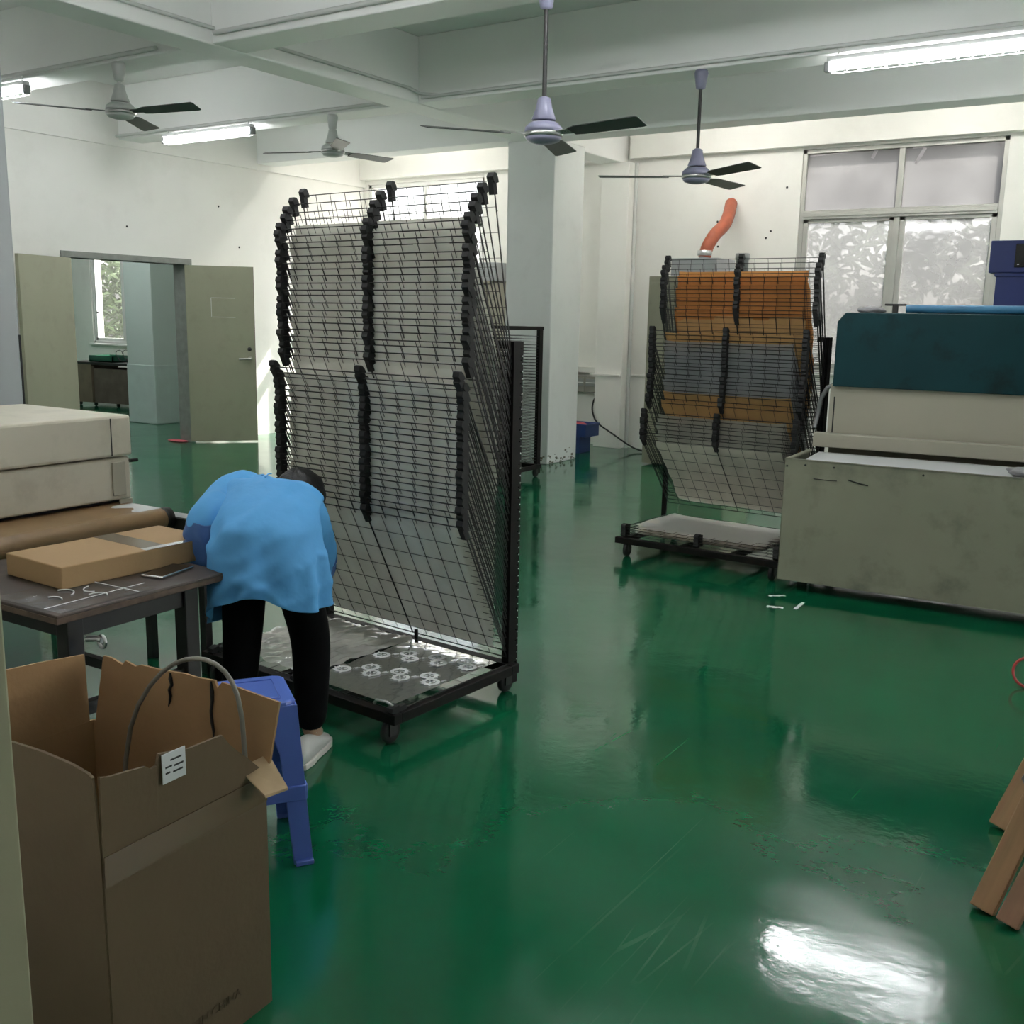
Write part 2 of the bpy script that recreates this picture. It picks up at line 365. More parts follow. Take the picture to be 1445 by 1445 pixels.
# column and its splay beam on the back wall
struct('column', B(-6.17, -5.60, 9.25, 9.86, 0, 3.305), M['column'], bevel=.012)
struct('column', B(-6.17, -5.60, 2.80, 3.42, 0, 3.305), mat('grey_column_paint', (.36, .38, .385), .5, var=.04, scale=2), bevel=.012)
struct('trim_3', MB().box(-6.0, -5.64, YB-.2, YB, 0, 3.30), M['wall'], bevel=.006)
struct('trim_4', MB().box(-7.55, -6.06, YB-.09, YB, .88, .95).box(-6.06, -5.66, YB-.225, YB-.2, .86, .885).box(-5.68, -4.0, YB-.03, YB, .86, .885), M['wall'], bevel=.004)
# crumbling plaster at the foot of the column
mb = MB()
for k in range(26):
    x = random.uniform(-6.1, -5.62); z = abs(random.gauss(0, .05)); a = random.uniform(.006, .02)
    mb.box(x-a, x+a, 9.246, 9.252, z, z+a*random.uniform(.6, 1.6))
    y = random.uniform(9.27, 9.84); mb.box(-5.602, -5.596, y-a, y+a, z, z+a*random.uniform(.6, 1.6))
struct('trim_5', mb, mat('broken_plaster', (.16, .15, .12), .9, var=.4, scale=30))
# chipped corner of the near-left column
mb = MB()
z = .98
while z < 1.38:
    h = random.uniform(.02, .06); a = random.uniform(.002, .007)
    mb.box(-5.60-a, -5.596, 3.414-a*.3, 3.4215, z, z+h); z += h*.95
struct('trim_6', mb, M['ink'])
# second room: pillar with dado
struct('column', B(-12.25, -11.68, 9.02, 9.75, 0, ZC), M['wall_green'], bevel=.012)
struct('trim_7', B(-12.26, -11.672, 9.012, 9.752, 0, .80), mat('dado_paint_pale', (.50, .59, .56), .5, var=.05), bevel=.012)
# conduits
def conduit(n, pts, r=.012):
    struct('trim_%d' % n, MB().tube(pts, r, 8), M['conduit'])
conduit(8, [(XL+.02, 5.0, 3.335), (-6.3, 5.0, 3.335)], .016)
conduit(9, [(XL+.02, 7.22, 3.335), (-6.1, 7.22, 3.335)], .016)
conduit(10, [(-5.70, 7.22, 3.34), (-5.5, 7.22, 3.34), (XR, 7.22, 3.34)], .014)
conduit(11, [(-5.735, YF, 3.40), (-5.735, 7.1, 3.40), (-5.70, 7.2, 3.37), (-5.5, 7.22, 3.34)], .013)
conduit(12, [(-5.70, 5.0, 3.36), (XR, 5.0, 3.36)], .016)
conduit(13, [(-5.62, YB-.06, 3.3), (-5.62, YB-.06, .0)], .022)
# nail holes in the walls
mb = MB()
for y, z in ((7.32, 2.42), (6.9, 1.5), (8.6, 2.75), (8.9, 2.3)): mb.lathe([(.012, 0), (.012, .003), (.004, .004)], (XL, y, z), 8, axis='x')
for x, z in ((-4.62, 2.62), (-4.60, 2.35), (-4.05, 2.43), (-4.0, 2.50), (-7.60, 2.85), (-3.85, 2.95)): mb.lathe([(.012, 0), (.012, -.003), (.004, -.004)], (x, YB, z), 8, axis='y')
struct('trim_16', mb, M['ink'])
# ------------------------------------------------------------------ windows
def window(n, w, mull, tran, matf, panes, y=YB):
    x0, x1, z0, z1 = w; t = .045
    root = struct('window_%d' % n, MB().box(x0, x0+t, y+.02, y+.10, z0, z1).box(x1-t, x1, y+.02, y+.10, z0, z1).box(x0, x1, y+.02, y+.10, z1-t, z1).box(x0, x1, y+.02, y+.10, z0, z0+t), matf, bevel=.004)
    obj('mullion', B(mull-.028, mull+.028, y+.015, y+.095, z0+t, z1-t), matf, root, .004)
    obj('transom', MB().box(x0+t, x1-t, y+.0, y+.10, tran-.045, tran+.045).box(x0+t, x1-t, y-.012, y+.0, tran-.02, tran+.02), matf, root, .004)
    k = 0
    for za, zb in ((z0+t, tran-.045), (tran+.045, z1-t)):
        for xa, xb in ((x0+t, mull-.028), (mull+.028, x1-t)):
            if za < tran:
                obj('sash', MB().box(xa, xa+.05, y+.03, y+.08, za, zb).box(xb-.05, xb, y+.03, y+.08, za, zb).box(xa, xb, y+.03, y+.08, za, za+.05).box(xa, xb, y+.03, y+.08, zb-.035, zb), matf, root, .003)
            obj('pane', B(xa, xb, y+.052, y+.057, za, zb), panes[k], root); k += 1
    obj('sill', B(x0-.03, x1+.03, y-.06, y+.02, z0-.03, z0), M['frame_white'], root, .004)
    return root
w1 = window(1, W1, -2.69, 2.655, M['frame_alu'], [M['pane'], M['pane'], M['pane_top'], M['pane_top']])
# torn strips of tape hanging on the upper panes
for (xa, za, xb, zb, w) in ((-2.95, 3.29, -2.99, 3.20, .035), (-2.48, 3.27, -2.56, 3.12, .035), (-3.64, 3.26, -2.95, 3.29, .012), (-2.6, 3.275, -1.8, 3.29, .014)):
    d = Vector((xb-xa, 0, zb-za)); nn = Vector((-d.z, 0, d.x)).normalized()*w/2
    P = [Vector((xa, YB+.045, za)), Vector((xb, YB+.045, zb))]
    obj('tape_strip', MB().hexa([P[0]-nn, P[1]-nn, P[1]-nn+Vector((0, .003, 0)), P[0]-nn+Vector((0, .003, 0)), P[0]+nn, P[1]+nn, P[1]+nn+Vector((0, .003, 0)), P[0]+nn+Vector((0, .003, 0))]), M['grey_plastic'], w1)
window(2, W2, -8.77, 2.75, M['frame_white'], [M['pane_clear'], M['pane_clear'], M['pane_hazy'], M['pane_hazy']])
window(3, W3, -15.2, 2.55, M['frame_white'], [M['pane_bare']]*4)

for n, (ya, yb) in enumerate(((3.6, 5.4), (6.2, 8.6), (9.0, 11.0))):     # unseen right-hand windows, added to bring in daylight from the side
    wr = struct('window_%d' % (n+4), MB().box(XR+.02, XR+.1, ya, ya+.045, 1.0, 3.3).box(XR+.02, XR+.1, yb-.045, yb, 1.0, 3.3).box(XR+.02, XR+.1, ya, yb, 1.0, 1.045).box(XR+.02, XR+.1, ya, yb, 3.255, 3.3).box(XR+.02, XR+.1, (ya+yb)/2-.03, (ya+yb)/2+.03, 1.0, 3.3), M['frame_alu'])
    obj('pane', B(XR+.05, XR+.056, ya, yb, 1.0, 3.3), M['pane_clear'], wr)

# ------------------------------------------------------------------ doors
def door(n, hinge, yaw_, length, sgn, handle):
    root = link('door_%d' % n, None, None, hinge, (0, 0, yaw_)); root['kind'] = 'structure'
    obj('door_leaf', B(0, length, -.02, .02, .015, 2.05), M['door'], root, .004)
    if n == 2: obj('door_edge', B(length-.002, length+.003, -.021, .021, .015, 2.05), mat('dark_red_edge', (.07, .012, .018), .6), root)
    if handle:
        s = sgn
        pl = MB()
        for a, b, c, d in ((.28, .55, 1.685, 1.69), (.28, .285, 1.47, 1.69), (.29, .55, 1.465, 1.47)):
            pl.box(a, b, s*.020, s*.024, c, d)
        obj('sign_holder', pl, M['frame_white'], root)
        h = obj('door_handle', MB().tube([(length-.06, s*.02, .99), (length-.06, s*.07, .99), (length-.08, s*.072, .99), (length-.19, s*.07, .985)], .011, 10), M['steel'], root)
        obj('rose', MB().lathe([(.026, 0), (.026, .008), (.01, .012)], (length-.06, s*.02, .99), axis='y'), M['steel'], h)
        obj('lock', MB().lathe([(.024, -.004), (.024, .008), (.012, .012)], (length-.065, s*.02, 1.10), axis='y'), M['dark'], root)
    return root
door(2, (XL+.01, 8.06, 0), atan2(.57, .51), .765, -1, True)
door(1, (XL+.01, 6.60, 0), radians(-72), .765, 1, False)
struct('trim_14', MB().box(XL-.2, XL+.02, 6.50, 8.16, 2.055, 2.12).box(XL-.2, XL+.012, 6.52, 6.58, 0, 2.06).box(XL-.2, XL+.012, 8.07, 8.13, 0, 2.06), mat('door_frame_grey', (.24, .25, .23), .5, var=.15, scale=12), bevel=.004)
# jamb of the doorway the photo is taken from
struct('trim_15', MB().box(-1.12, -.985, YF-.20, YF+.012, 0, 2.25), M['jamb'], bevel=.003)

# ------------------------------------------------------------------ outdoors seen through the glass
struct('ground', B(-40, 20, YB+.22, 40, -.4, -.1), M['ground'])
def shrubs(x0, x1, y0, y1, z0, z1, n, label):
    mb = MB()
    for _ in range(n):
        x, y, z = random.uniform(x0, x1), random.uniform(y0, y1), random.uniform(z0, z1)
        L_ = random.uniform(.14, .34); w = L_*.16
        e = Euler((random.uniform(-1.2, 1.2), random.uniform(-1.2, 1.2), random.uniform(0, 6.3))).to_matrix()
        pts = [(0, 0, 0), (w, L_*.4, .03), (0, L_, -.05), (-w, L_*.4, .03)]
        mb.add([Vector((x, y, z))+e @ Vector(p) for p in pts], [(0, 1, 2), (0, 2, 3)])
    o = obj('shrub', mb, M['leaf']); tag(o, label, 'shrub', kind='stuff')
shrubs(-4.4, -.6, 12.6, 14.2, .1, 2.7, 3600, 'leafy green shrubs outside the large dusty window')
shrubs(-13.2, -8.6, 13.0, 14.6, .1, 2.2, 2200, 'leafy shrubs outside the window behind the front rack')
shrubs(-22.0, -15.5, 12.6, 14.4, .1, 3.6, 6500, 'leafy shrubs outside the window of the next room')

# ------------------------------------------------------------------ ceiling fans
Rc = Vector((.837, .546, 0)); Ac = Vector((-.546, .837, 0))
def fan(loc, ztop, degs, style, R, label):
    t = thing('ceiling_fan', label, 'fan', loc, group='ceiling fans')
    body = M['fan_lilac'] if style == 'lilac' else M['fan_white']
    rod = M['dark'] if style == 'lilac' else M['fan_white']
    dz = ztop-loc[2]
    obj('canopy', MB().lathe([(.018, dz-.13), (.035, dz-.12), (.05, dz-.02), (.045, dz)], n=20), body, t)
    obj('rod', MB().tube([(0, 0, .10), (0, 0, dz-.1)], .0125, 10), rod, t)
    obj('bell', MB().lathe([(.018, .20), (.036, .19), (.046, .14), (.068, .08), (.064, .075)], n=24), body, t)
    obj('motor', MB().lathe([(.04, .07), (.075, .064), (.102, .04), (.106, .012)], n=28), body, t)
    obj('band', MB().lathe([(.106, .012), (.110, .004), (.106, -.012)], n=28), M['steel'], t)
    obj('cap', MB().lathe([(.103, -.012), (.088, -.033), (.045, -.046), (.006, -.048)], n=28), body, t)
    for d in degs:
        dr = Rc*cos(radians(d))+Ac*sin(radians(d)); a = atan2(dr.y, dr.x)
        m = Matrix.Rotation(a, 4, 'Z')
        tilt = Matrix.Rotation(radians(-13), 4, 'X')
        pl = [(.20, -.042), (.26, -.060), (R-.01, -.072), (R, -.06), (R-.015, .05), (R-.04, .058), (.26, .05), (.20, .042)]
        o = obj('blade', MB().prism(pl, -.002, .002, m @ tilt), M['blade'], t)
        obj('blade_arm', MB().prism([(.10, -.022), (.24, -.035), (.24, .035), (.10, .022)], .002, .007, m @ tilt), M['silver'] if style == 'lilac' else M['blade'], o)
    return t
fan((-3.141, 5.06, 2.53), 3.305, (77, -43, 197), 'lilac', .68, 'lilac-grey ceiling fan on a long black rod, nearest of the four')
fan((-3.20, 7.29, 2.57), 3.305, (-66, 54, 174), 'lilac', .72, 'ceiling fan on a black rod in front of the orange hose and the cream machine')
fan((-6.80, 5.06, 2.96), 3.305, (92, -24, 206), 'white', .72, 'white short-stemmed ceiling fan above the open double door')
fan((-6.78, 7.29, 2.985), 3.305, (-72, 48, 168), 'white', .68, 'white short-stemmed ceiling fan above the tall raised rack trays')

# ------------------------------------------------------------------ fluorescent lamps
def lamp(x0, x1, y, z, cage, label, zc=3.318, tm='tube_on'):
    t = thing('fluorescent_lamp', label, 'lamp', ((x0+x1)/2, y, z), group='fluorescent tube lamps')
    h = (x1-x0)/2
    obj('channel', B(-h, h, -.03, .03, .012, .045), M['lamp_body'], t, .004)
    obj('tube', MB().tube([(-h+.03, 0, -.022), (h-.03, 0, -.022)], .017, 12), M[tm], t)
    for s in (-1, 1):
        obj('end_cap', MB().box(s*h-.018, s*h+.018, -.026, .026, -.05, .014), M['grey'], t, .008)
        obj('hanger', MB().tube([(s*(h-.06), 0, .045), (s*(h-.06)+.01, 0, .07), (s*(h-.06), 0, zc-z)], .004, 6), M['conduit'], t)
    if cage:
        mb = MB(); n = int(2*h/.085)
        for k in range(n+1):
            x = -h+.03+k*(2*h-.06)/n
            mb.tube([(x, -.045, .02), (x, -.055, -.02), (x, -.03, -.055), (x, .03, -.055), (x, .055, -.02), (x, .045, .02)], .0022, 5)
        for yy, zz in ((-.055, -.02), (-.03, -.055), (.03, -.055), (.055, -.02), (-.047, .015), (.047, .015)):
            mb.tube([(-h+.03, yy, zz), (h-.03, yy, zz)], .0022, 5)
        obj('wire_guard', mb, M['frame_white'], t)
    return t
lamp(-2.26, -.99, 7.2, 3.225, True, 'lit tube lamp with a white wire guard above the big window')
lamp(-9.0, -7.72, 7.2, 3.245, True, 'lit tube lamp below the beam beside the short white fans')
lamp(-9.08, -7.83, 4.98, 3.225, True, 'lit tube lamp cut off by the left edge of the photo')
lamp(-2.9, -1.6, 4.72, 3.26, False, 'added fill tube lamp on the second beam, above the top edge of the photo')  # fill lamp added out of view to brighten rack and person
for (xa, y_, lab) in ((-4.9, 9.85, 'unseen fill lamp added in the ceiling bay along the window wall, above the cream cabinet'), (-2.7, 9.85, 'unseen fill lamp added in the ceiling bay along the window wall, above the big window'),
                      (-8.9, 9.85, 'unseen fill lamp added in the ceiling bay along the window wall, above the left window'), (0.4, 8.35, 'fill lamp added in the ceiling bay right of the far rack, outside the photo'), (0.2, 9.85, 'fill lamp added along the window wall, outside the photo at the right')):
    lamp(xa, xa+1.28, y_, 3.74, False, lab, ZC, 'tube_fill')  # unseen fill lamps, added to brighten the back wall and column
lamp(-2.9, -1.6, 2.80, 3.225, False, 'added fill tube lamp above the bent-over person, above the photo')  # added overhead as fill for the gown and rack front
lamp(-4.9, -3.6, 2.80, 3.225, False, 'added fill tube lamp above the dark work table, above the photo')  # another added fill lamp, for the table and dryer
lamp(-13.5, -12.2, 6.9, 3.4, False, 'added fill tube lamp in the next room, nearer to the pillar')  # these next-room lamps are added fill to brighten the pillar
lamp(-15.9, -14.6, 8.4, 3.4, False, 'added fill tube lamp in the next room, above the cart')
lamp(-12.0, -10.7, 7.6, 3.4, False, 'added fill tube lamp in the next room, just inside the double door')

# ------------------------------------------------------------------ drying racks
TW, TL = 1.06, .66
def tray_mesh():
    mb = MB()
    def w(a, b, r): mb.tube([a, b], r, 4, cap=True, smooth=False)
    for x in (0, -TW, -TW/2): w((x, 0, 0), (x, -TL, 0), .0028)
    for y in (0, -TL): w((0, y, 0), (-TW, y, 0), .0024)
    for k in range(1, 12):
        if k == 6: continue
        w((-TW*k/12, 0, 0), (-TW*k/12, -TL, 0), .0013)
    for k in range(1, 7): w((0, -TL*k/7, .002), (-TW, -TL*k/7, .002), .0012)
    return mb.mesh('tray', M['wire'])
TRAY = tray_mesh()
def bumper_mesh():
    mb = MB()   # rubber hook: block with a nose, seen edge-on from the front
    poly = [(.006, -.006), (-.016, -.010), (-.030, .002), (-.026, .014), (-.010, .020), (.008, .022), (.010, .006)]
    P = []
    mb.prism([(a, b) for a, b in poly], -.016, .016, Matrix(((0, 0, 1, 0), (1, 0, 0, 0), (0, 1, 0, 0), (0, 0, 0, 1))))
    mb.box(-.012, .012, -.002, .05, -.010, .012)
    return mb.mesh('bumper', M['rubber'])
BUMP = bumper_mesh()
def sheet_mesh(name, m, wx, wy, seed, amp=.004, crinkle=0.0, nx=14, ny=9, curl=0):
    rnd = random.Random(seed)
    def f(u, v):
        x = -wx*u; y = -wy*v
        z = amp*noise.noise(Vector((u*3+seed, v*3, seed)))
        if crinkle: z += crinkle*abs(noise.noise(Vector((u*9+seed, v*7, seed*2))))
        if curl:
            e = max(0, .12-min(u, 1-u))/.12
            x += .02*curl*e*noise.noise(Vector((v*5, seed, 0))); z += .012*curl*e*e
        return (x, y, z)
    return MB().grid(f, nx, ny).mesh(name, m)
def post_mb(x, h, side):
    """perforated upright channel: hinge plate with a row of holes"""
    mb = MB(); t = .004
    mb.box(x-.016, x+.016, .0, .012, .03, h)             # front web
    xs = x+.016 if side > 0 else x-.016
    mb.box(xs-t, xs+t, .0, .044, .03, h)
    mb.box(xs-t, xs+t, .051, .062, .03, h)
    z = .03
    while z < h-.005:                                   # bars between the holes
        mb.box(xs-t, xs+t, .044, .051, z, min(h, z+.040)); z += .0465
    mb.box(x-.06 if side > 0 else x-.02, x+.016 if side > 0 else x+.06, .0, .062, h-.03, h)
    return mb
def caster(t, x, y, r=.045):
    c = obj('caster', MB().box(x-.02, x+.02, y-.02, y+.02, 2*r-.01, 2*r+.02).box(x-.019, x-.015, y-.02, y+.02, r-.012, 2*r).box(x+.015, x+.019, y-.02, y+.02, r-.012, 2*r), M['dark'], t)
    obj('wheel', MB().lathe([(.01, -.013), (r*.8, -.013), (r, -.009), (r, .009), (r*.8, .013), (.01, .013)], (x, y, r), 20, axis='x'), M['rubber'], c)
def rack(loc, rotdeg, label, cat, hinges, angle, bumpers=True, hpost=1.45, zb=.085):
    t = thing('drying_rack', label, cat, loc, radians(rotdeg), 'screen print drying racks')
    fr = MB()
    for y0, y1 in ((-.72, -.68), (-.02, .03)): fr.box(-TW-.05, .02, y0, y1, zb, zb+.04)
    for x0, x1 in ((-TW-.02, -TW+.02), (-.02, .02), (-TW*.62, -TW*.58), (-TW*.30, -TW*.26)): fr.box(x0, x1, -.68, -.02, zb, zb+.04)
    obj('base_frame', fr, M['rack_black'], t, .003)
    for x in (-.03, -TW+.03):
        for y in (-.69, -.0): caster(t, x, y)
    obj('post', post_mb(-.036, hpost, 1), M['rack_black'], t)
    obj('post', post_mb(-TW-.06, hpost, -1), M['rack_black'], t)
    out = []
    for k, zh in enumerate(hinges):
        th = angle(k)
        tr = link('tray', TRAY, t, (-.03, 0, zh), (-radians(th), 0, 0))
        tr.location.x += random.uniform(-.004, .004)
        if bumpers:
            for x in (-.008, -TW/2, -TW+.008):
                link('bumper', BUMP, tr, (x, -TL, 0))
        out.append((tr, zh, th))
    return t, out
def on_tray(t, zh, th, off=.004, x=0, y=0):
    rm = Matrix.Translation(t.location) @ Euler(t.rotation_euler).to_matrix().to_4x4()
    m = rm @ Matrix.Translation((-.03, 0, zh)) @ Matrix.Rotation(-radians(th), 4, 'X') @ Matrix.Translation((x, y, off))
    return m.to_translation(), m.to_euler()

# --- rack 1: large, nearest
N1 = 46
h1 = [.150+(1.395-.150)*k/(N1-1) for k in range(N1)]
def ang1(k):
    a = 64.0 if k < 22 else 66.5
    a += .5*sin(k*1.7)+ (.8 if k % 7 == 3 else 0) - (1.8 if k in (21, 20) else 0)
    if k >= 41: a += (0, 2.4, 4.2, 7.4, 11.0)[k-41]
    return a
R1, T1 = rack((-2.22, 3.42, 0), -4.0, 'tall black wire drying rack beside the bent-over person, trays raised', 'drying rack', h1, ang1)
rv = MB()
for k in range(44): rv.lathe([(.0046, 0), (.0046, .0012), (.001, .002)], (-.0155, .056, .10+.030*k), 8, axis='x')  # row of small silver discs beside the post holes
obj('silver_dots', rv, M['silver'], R1)
flat1 = link('tray', TRAY, R1, (0, -.03, .132))
for x in (-.008, -TW/2, -TW+.008): link('bumper', BUMP, flat1, (x, -TL, 0))
obj('latch', MB().tube([(-.10, -.70, .14), (-.07, -.72, .165), (-.03, -.71, .165), (.0, -.69, .14)], .006, 8), M['steel'], R1)
obj('strut', MB().box(-TW*.5-.006, -TW*.5+.006, -.012, .0, .1, .17), M['rack_black'], R1)
sh = [sheet_mesh('film_sheet', M['film_pale'], .96, .60, s) for s in (1, 2, 3)]
for k, (tr, zh, th) in enumerate(T1):
    if k in (45, 44, 43): continue
    p, r = on_tray(R1, zh, th, .0045, -.05, -.035)
    o = link('film_sheet', sh[k % 3], None, p, r)
    tag(o, 'pale milky film sheet on a raised tray of the tall front rack', 'film sheet', 'film sheets in the front rack')
# films and printed sheet on its lowest tray
p, r = on_tray(R1, .132, 0, .006, -.01, -.05)
ps = thing('printed_film', 'clear film printed with two rows of white ring emblems on the lowest rack tray', 'film', p, r.z)
obj('film', MB().grid(lambda u, v: (-.47*u, -.62*v, .002*noise.noise(Vector((u*4, v*5, 3)))), 12, 16), M['film_clear'], ps)
def emblem_mb(cx, cy, s, flip):
    mb = MB(); a0 = pi if flip else 0; z0, z1 = .0035, .0045
    def P(r, a): return (cx+s*r*cos(a+a0), cy+s*r*sin(a+a0))
    n = 24
    for k in range(n):
        a, b = 2*pi*k/n, 2*pi*(k+1)/n
        spike = 1.0 + (.34 if (k % 2 == 0 and 9 < k < 21) else 0)
        mb.prism([P(.60, a), P(spike, a), P(1.0, b), P(.60, b)], z0, z1)
    for a in (.5, 1.2, 2.6, 3.7, 5.1):
        mb.prism([P(.12, a), P(.50, a-.16), P(.56, a+.12), P(.30, a+.45)], z0, z1)
    mb.prism([P(1.15, .75), P(1.75, .95), P(1.72, 1.05), P(1.1, .92)], z0, z1)
    return mb
for row in range(2):
    for k in range(7):
        x = -.045-.062*k+(.03 if k % 2 else -.0)*.3
        y = (-.085 if row else -.31)-.31*(-x)+(.032 if k % 2 else -.032)
        obj('emblem', emblem_mb(x, y, .036, k % 2), M['emblem'], ps)
for k, (x, y, wx, wy, lab) in enumerate(((-.48, -.05, .30, .60, 'crinkled clear film in the middle of the lowest rack tray'), (-.76, -.06, .28, .58, 'crinkled clear film at the left end of the lowest rack tray behind the legs'))):
    p, r = on_tray(R1, .132, 0, .006, x, y)
    o = link('clear_film', sheet_mesh('clear_film', M['film_clear'], wx, wy, 21+k, .012, .028, 26, 30), None, p, r)
    tag(o, lab, 'film')

# --- rack 2: far, in front of the cream machine
N2 = 42
h2 = [.26+(1.30-.26)*k/(N2-1) for k in range(N2)]
def ang2(k):
    a = 48 if k < 8 else (56 if k < 27 else 69)
    a += .5*sin(k*2.1)
    if k in (8, 9): a -= 1.5
    if k in (16, 17, 26, 27): a += 1.0
    if k >= 39: a += (1, 3, 5)[k-39]
    return a
R2, T2 = rack((-1.925, 6.62, 0), -2.0, 'wire drying rack full of brown and white sheets beside the teal oven', 'drying rack', h2, ang2)
flat2 = []
for z in (.130, .148, .166, .184):
    tr = link('tray', TRAY, R2, (0, -.03, z), (-radians(1.0), 0, 0)); flat2.append(z)
    for x in (-.008, -TW/2, -TW+.008): link('bumper', BUMP, tr, (x, -TL, 0))
kinds = {'orange': ('paper_orange', 'orange-brown paper sheet near the top of the far rack', 'orange sheets in the far rack', 'paper sheet'),
         'tan': ('paper_tan', 'tan kraft paper sheet in the middle of the far rack', 'tan sheets in the far rack', 'paper sheet'),
         'grey': ('film_grey', 'grey glossy film sheet in the middle of the far rack', 'grey films in the far rack', 'film sheet'),
         'clear': ('film_clear', 'clear film sheet in the lower raised trays of the far rack', 'clear films in the far rack', 'film sheet'),
         'white': ('paper_white', 'white paper sheet on the lowest raised tray of the far rack', 'white paper of the far rack', 'paper sheet')}
shm = {}
for kk, (mm, *_r) in kinds.items(): shm[kk] = [sheet_mesh(kk, M[mm], .88, .60, 31+i, .004, curl=1) for i in range(3)]
for k, (tr, zh, th) in enumerate(T2):
    kd = 'white' if k == 0 else 'clear' if k < 8 else 'tan' if k < 12 else 'grey' if k < 25 else 'tan' if k < 29 else 'orange' if k < 40 else None
    if not kd: continue
    mm, lab, grp, cat = kinds[kd]
    p, r = on_tray(R2, zh, th, .0045, -.085+random.uniform(-.012, .012), -.04)
    o = link('film_sheet' if 'film' in cat else 'paper_sheet', shm[kd][k % 3], None, p, r)
    if kd == 'tan': lab, grp = (('tan kraft paper sheet below the grey films in the far rack', 'lower tan sheets of the far rack') if k < 15 else ('tan kraft paper sheet below the orange-brown sheets in the far rack', 'upper tan sheets of the far rack'))
    tag(o, lab, cat, grp)
for z, lab in zip(flat2, ('bottom sheet lying under the other white sheets on the flat trays of the far rack', 'second white sheet from the bottom on the flat trays of the far rack', 'white sheet lying just under the top flat tray of the far rack', 'white paper sheet lying on the top flat tray of the far rack')):
    p, r = on_tray(R2, z, 1, .005, -.09, -.07)
    o = link('paper_sheet', sheet_mesh('paper_sheet', M['paper_white'], .88, .58, int(z*300), .006, .004, curl=1), None, p, r); tag(o, lab, 'paper sheet')

# --- rack 3: closed, behind rack 1
R3, T3 = rack((-5.23, 8.47, 0), 0.0, 'low black drying rack with closed trays in front of the column', 'drying rack', [.16+1.20*k/43 for k in range(44)], lambda k: 1.0, bumpers=False)
obj('top_bar', MB().box(-.02, .012, -.66, .0, 1.42, 1.45).box(-TW-.06, .012, .0, .03, 1.42, 1.45), M['rack_black'], R3)
ws = [sheet_mesh('film_sheet', M['film_clear'], .98, .60, 61+i, .007, .006, 24, 8) for i in range(3)]
for k, (tr, zh, th) in enumerate(T3):
    p, r = on_tray(R3, zh, th, .006, -.04, -.01)
    o = link('film_sheet', ws[k % 3], None, p, r); tag(o, 'wavy clear film sheet in a closed tray of the rack by the column', 'film sheet', 'film sheets in the closed rack')

# ------------------------------------------------------------------ left tunnel dryer
TD = thing('tunnel_dryer', 'cream tunnel dryer with a brown belt in front of the left column', 'dryer', (-3.8, 2.80, 0), radians(.9))
Ld = 2.15
obj('hood', B(-.78, 0, -Ld, 0, .925, 1.10), M['cream'], TD, .012)
obj('lower_hood', B(-.76, -.015, -Ld, -.004, .735, .918), M['cream'], TD, .008)
obj('access_panel', B(-.012, -.004, -.10, -.035, .755, .90), M['cream_clean'], TD, .003)
obj('seam', MB().box(-.002, .0012, -.105, -.100, .93, 1.09), M['ink'], TD)
obj('latch', MB().tube([(-.01, -.01, .90), (-.01, .03, .90)], .008, 8), M['dark'], TD)
obj('corner_plate', B(-.02, -.01, -.065, -.004, .70, .735), M['cream_clean'], TD)
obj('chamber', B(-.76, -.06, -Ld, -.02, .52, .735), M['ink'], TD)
obj('side_rail', MB().box(-.75, .46, .01, .07, .60, .675), M['dark'], TD, .004)
obj('rail_cover', MB().box(-.75, .46, .005, .075, .675, .682), M['grey'], TD)
obj('belt', MB().box(-.7, .215, -Ld, -.03, .708, .717).box(-.7, .215, -Ld, -.03, .62, .629), M['belt'], TD)
rl = obj('roller', MB().lathe([(.042, -Ld), (.046, -Ld+.01), (.046, -.06), (.044, -.03)], (.21, 0, .672), 28, axis='y'), M['belt'], TD)
obj('roller_end', MB().lathe([(.044, -.03), (.047, -.025), (.047, .005), (.02, .01)], (.21, 0, .672), 24, axis='y'), M['dark'], rl)
obj('white_edge', MB().grid(lambda u, v: (.02+.19*v, -.03-(.10+.03*sin(9*v))*u, .719), 4, 8), M['white_belt'], TD)
for x, y in ((.38, .04), (.02, .04), (-.7, .04), (-.7, -Ld+.05), (.02, -Ld+.05)):
    obj('leg', B(x-.018, x+.018, y-.018, y+.018, 0, .60), M['dark'], TD)

# ------------------------------------------------------------------ work table with carton, phone
TB = thing('work_table', 'dark stained work table with black legs beside the person', 'table', (-2.57, 1.62, 0), radians(1.5))
obj('tabletop', B(-.74, 0, 0, .64, .672, .70), M['table'], TB, .004)
obj('edge_strip', MB().box(-.72, .003, -.003, .0, .676, .692).box(0, .003, 0, .64, .676, .692), mat('worn_table_edge', (.10, .065, .045), .6, var=.4, scale=20), TB)
for x, y in ((-.055, .075), (-.055, .50), (-.68, .075), (-.68, .50)):
    obj('leg', B(x-.027, x+.027, y-.027, y+.027, 0, .67), M['dark'], TB, .003)
obj('apron', MB().box(-.70, -.03, .06, .09, .61, .67).box(-.07, -.04, .08, .50, .61, .67).box(-.70, -.03, .49, .52, .61, .67), M['dark'], TB)
obj('stretcher', MB().box(-.07, -.045, .10, .48, .36, .40).box(-.66, -.05, .49, .515, .30, .335), M['dark'], TB)
cl = thing('spring_clamp', 'small steel clamp hanging on the near table leg', 'clamp', (-2.573, 1.71, .61))
obj('jaw', MB().tube([(0, 0, 0), (.035, .01, .006), (.055, .012, .004)], .009, 8), M['steel'], cl)
obj('ring', MB().tube([(.055+.016*cos(a), .012, .018*sin(a)) for a in [2*pi*k/14 for k in range(15)]], .005, 6), M['steel'], cl)
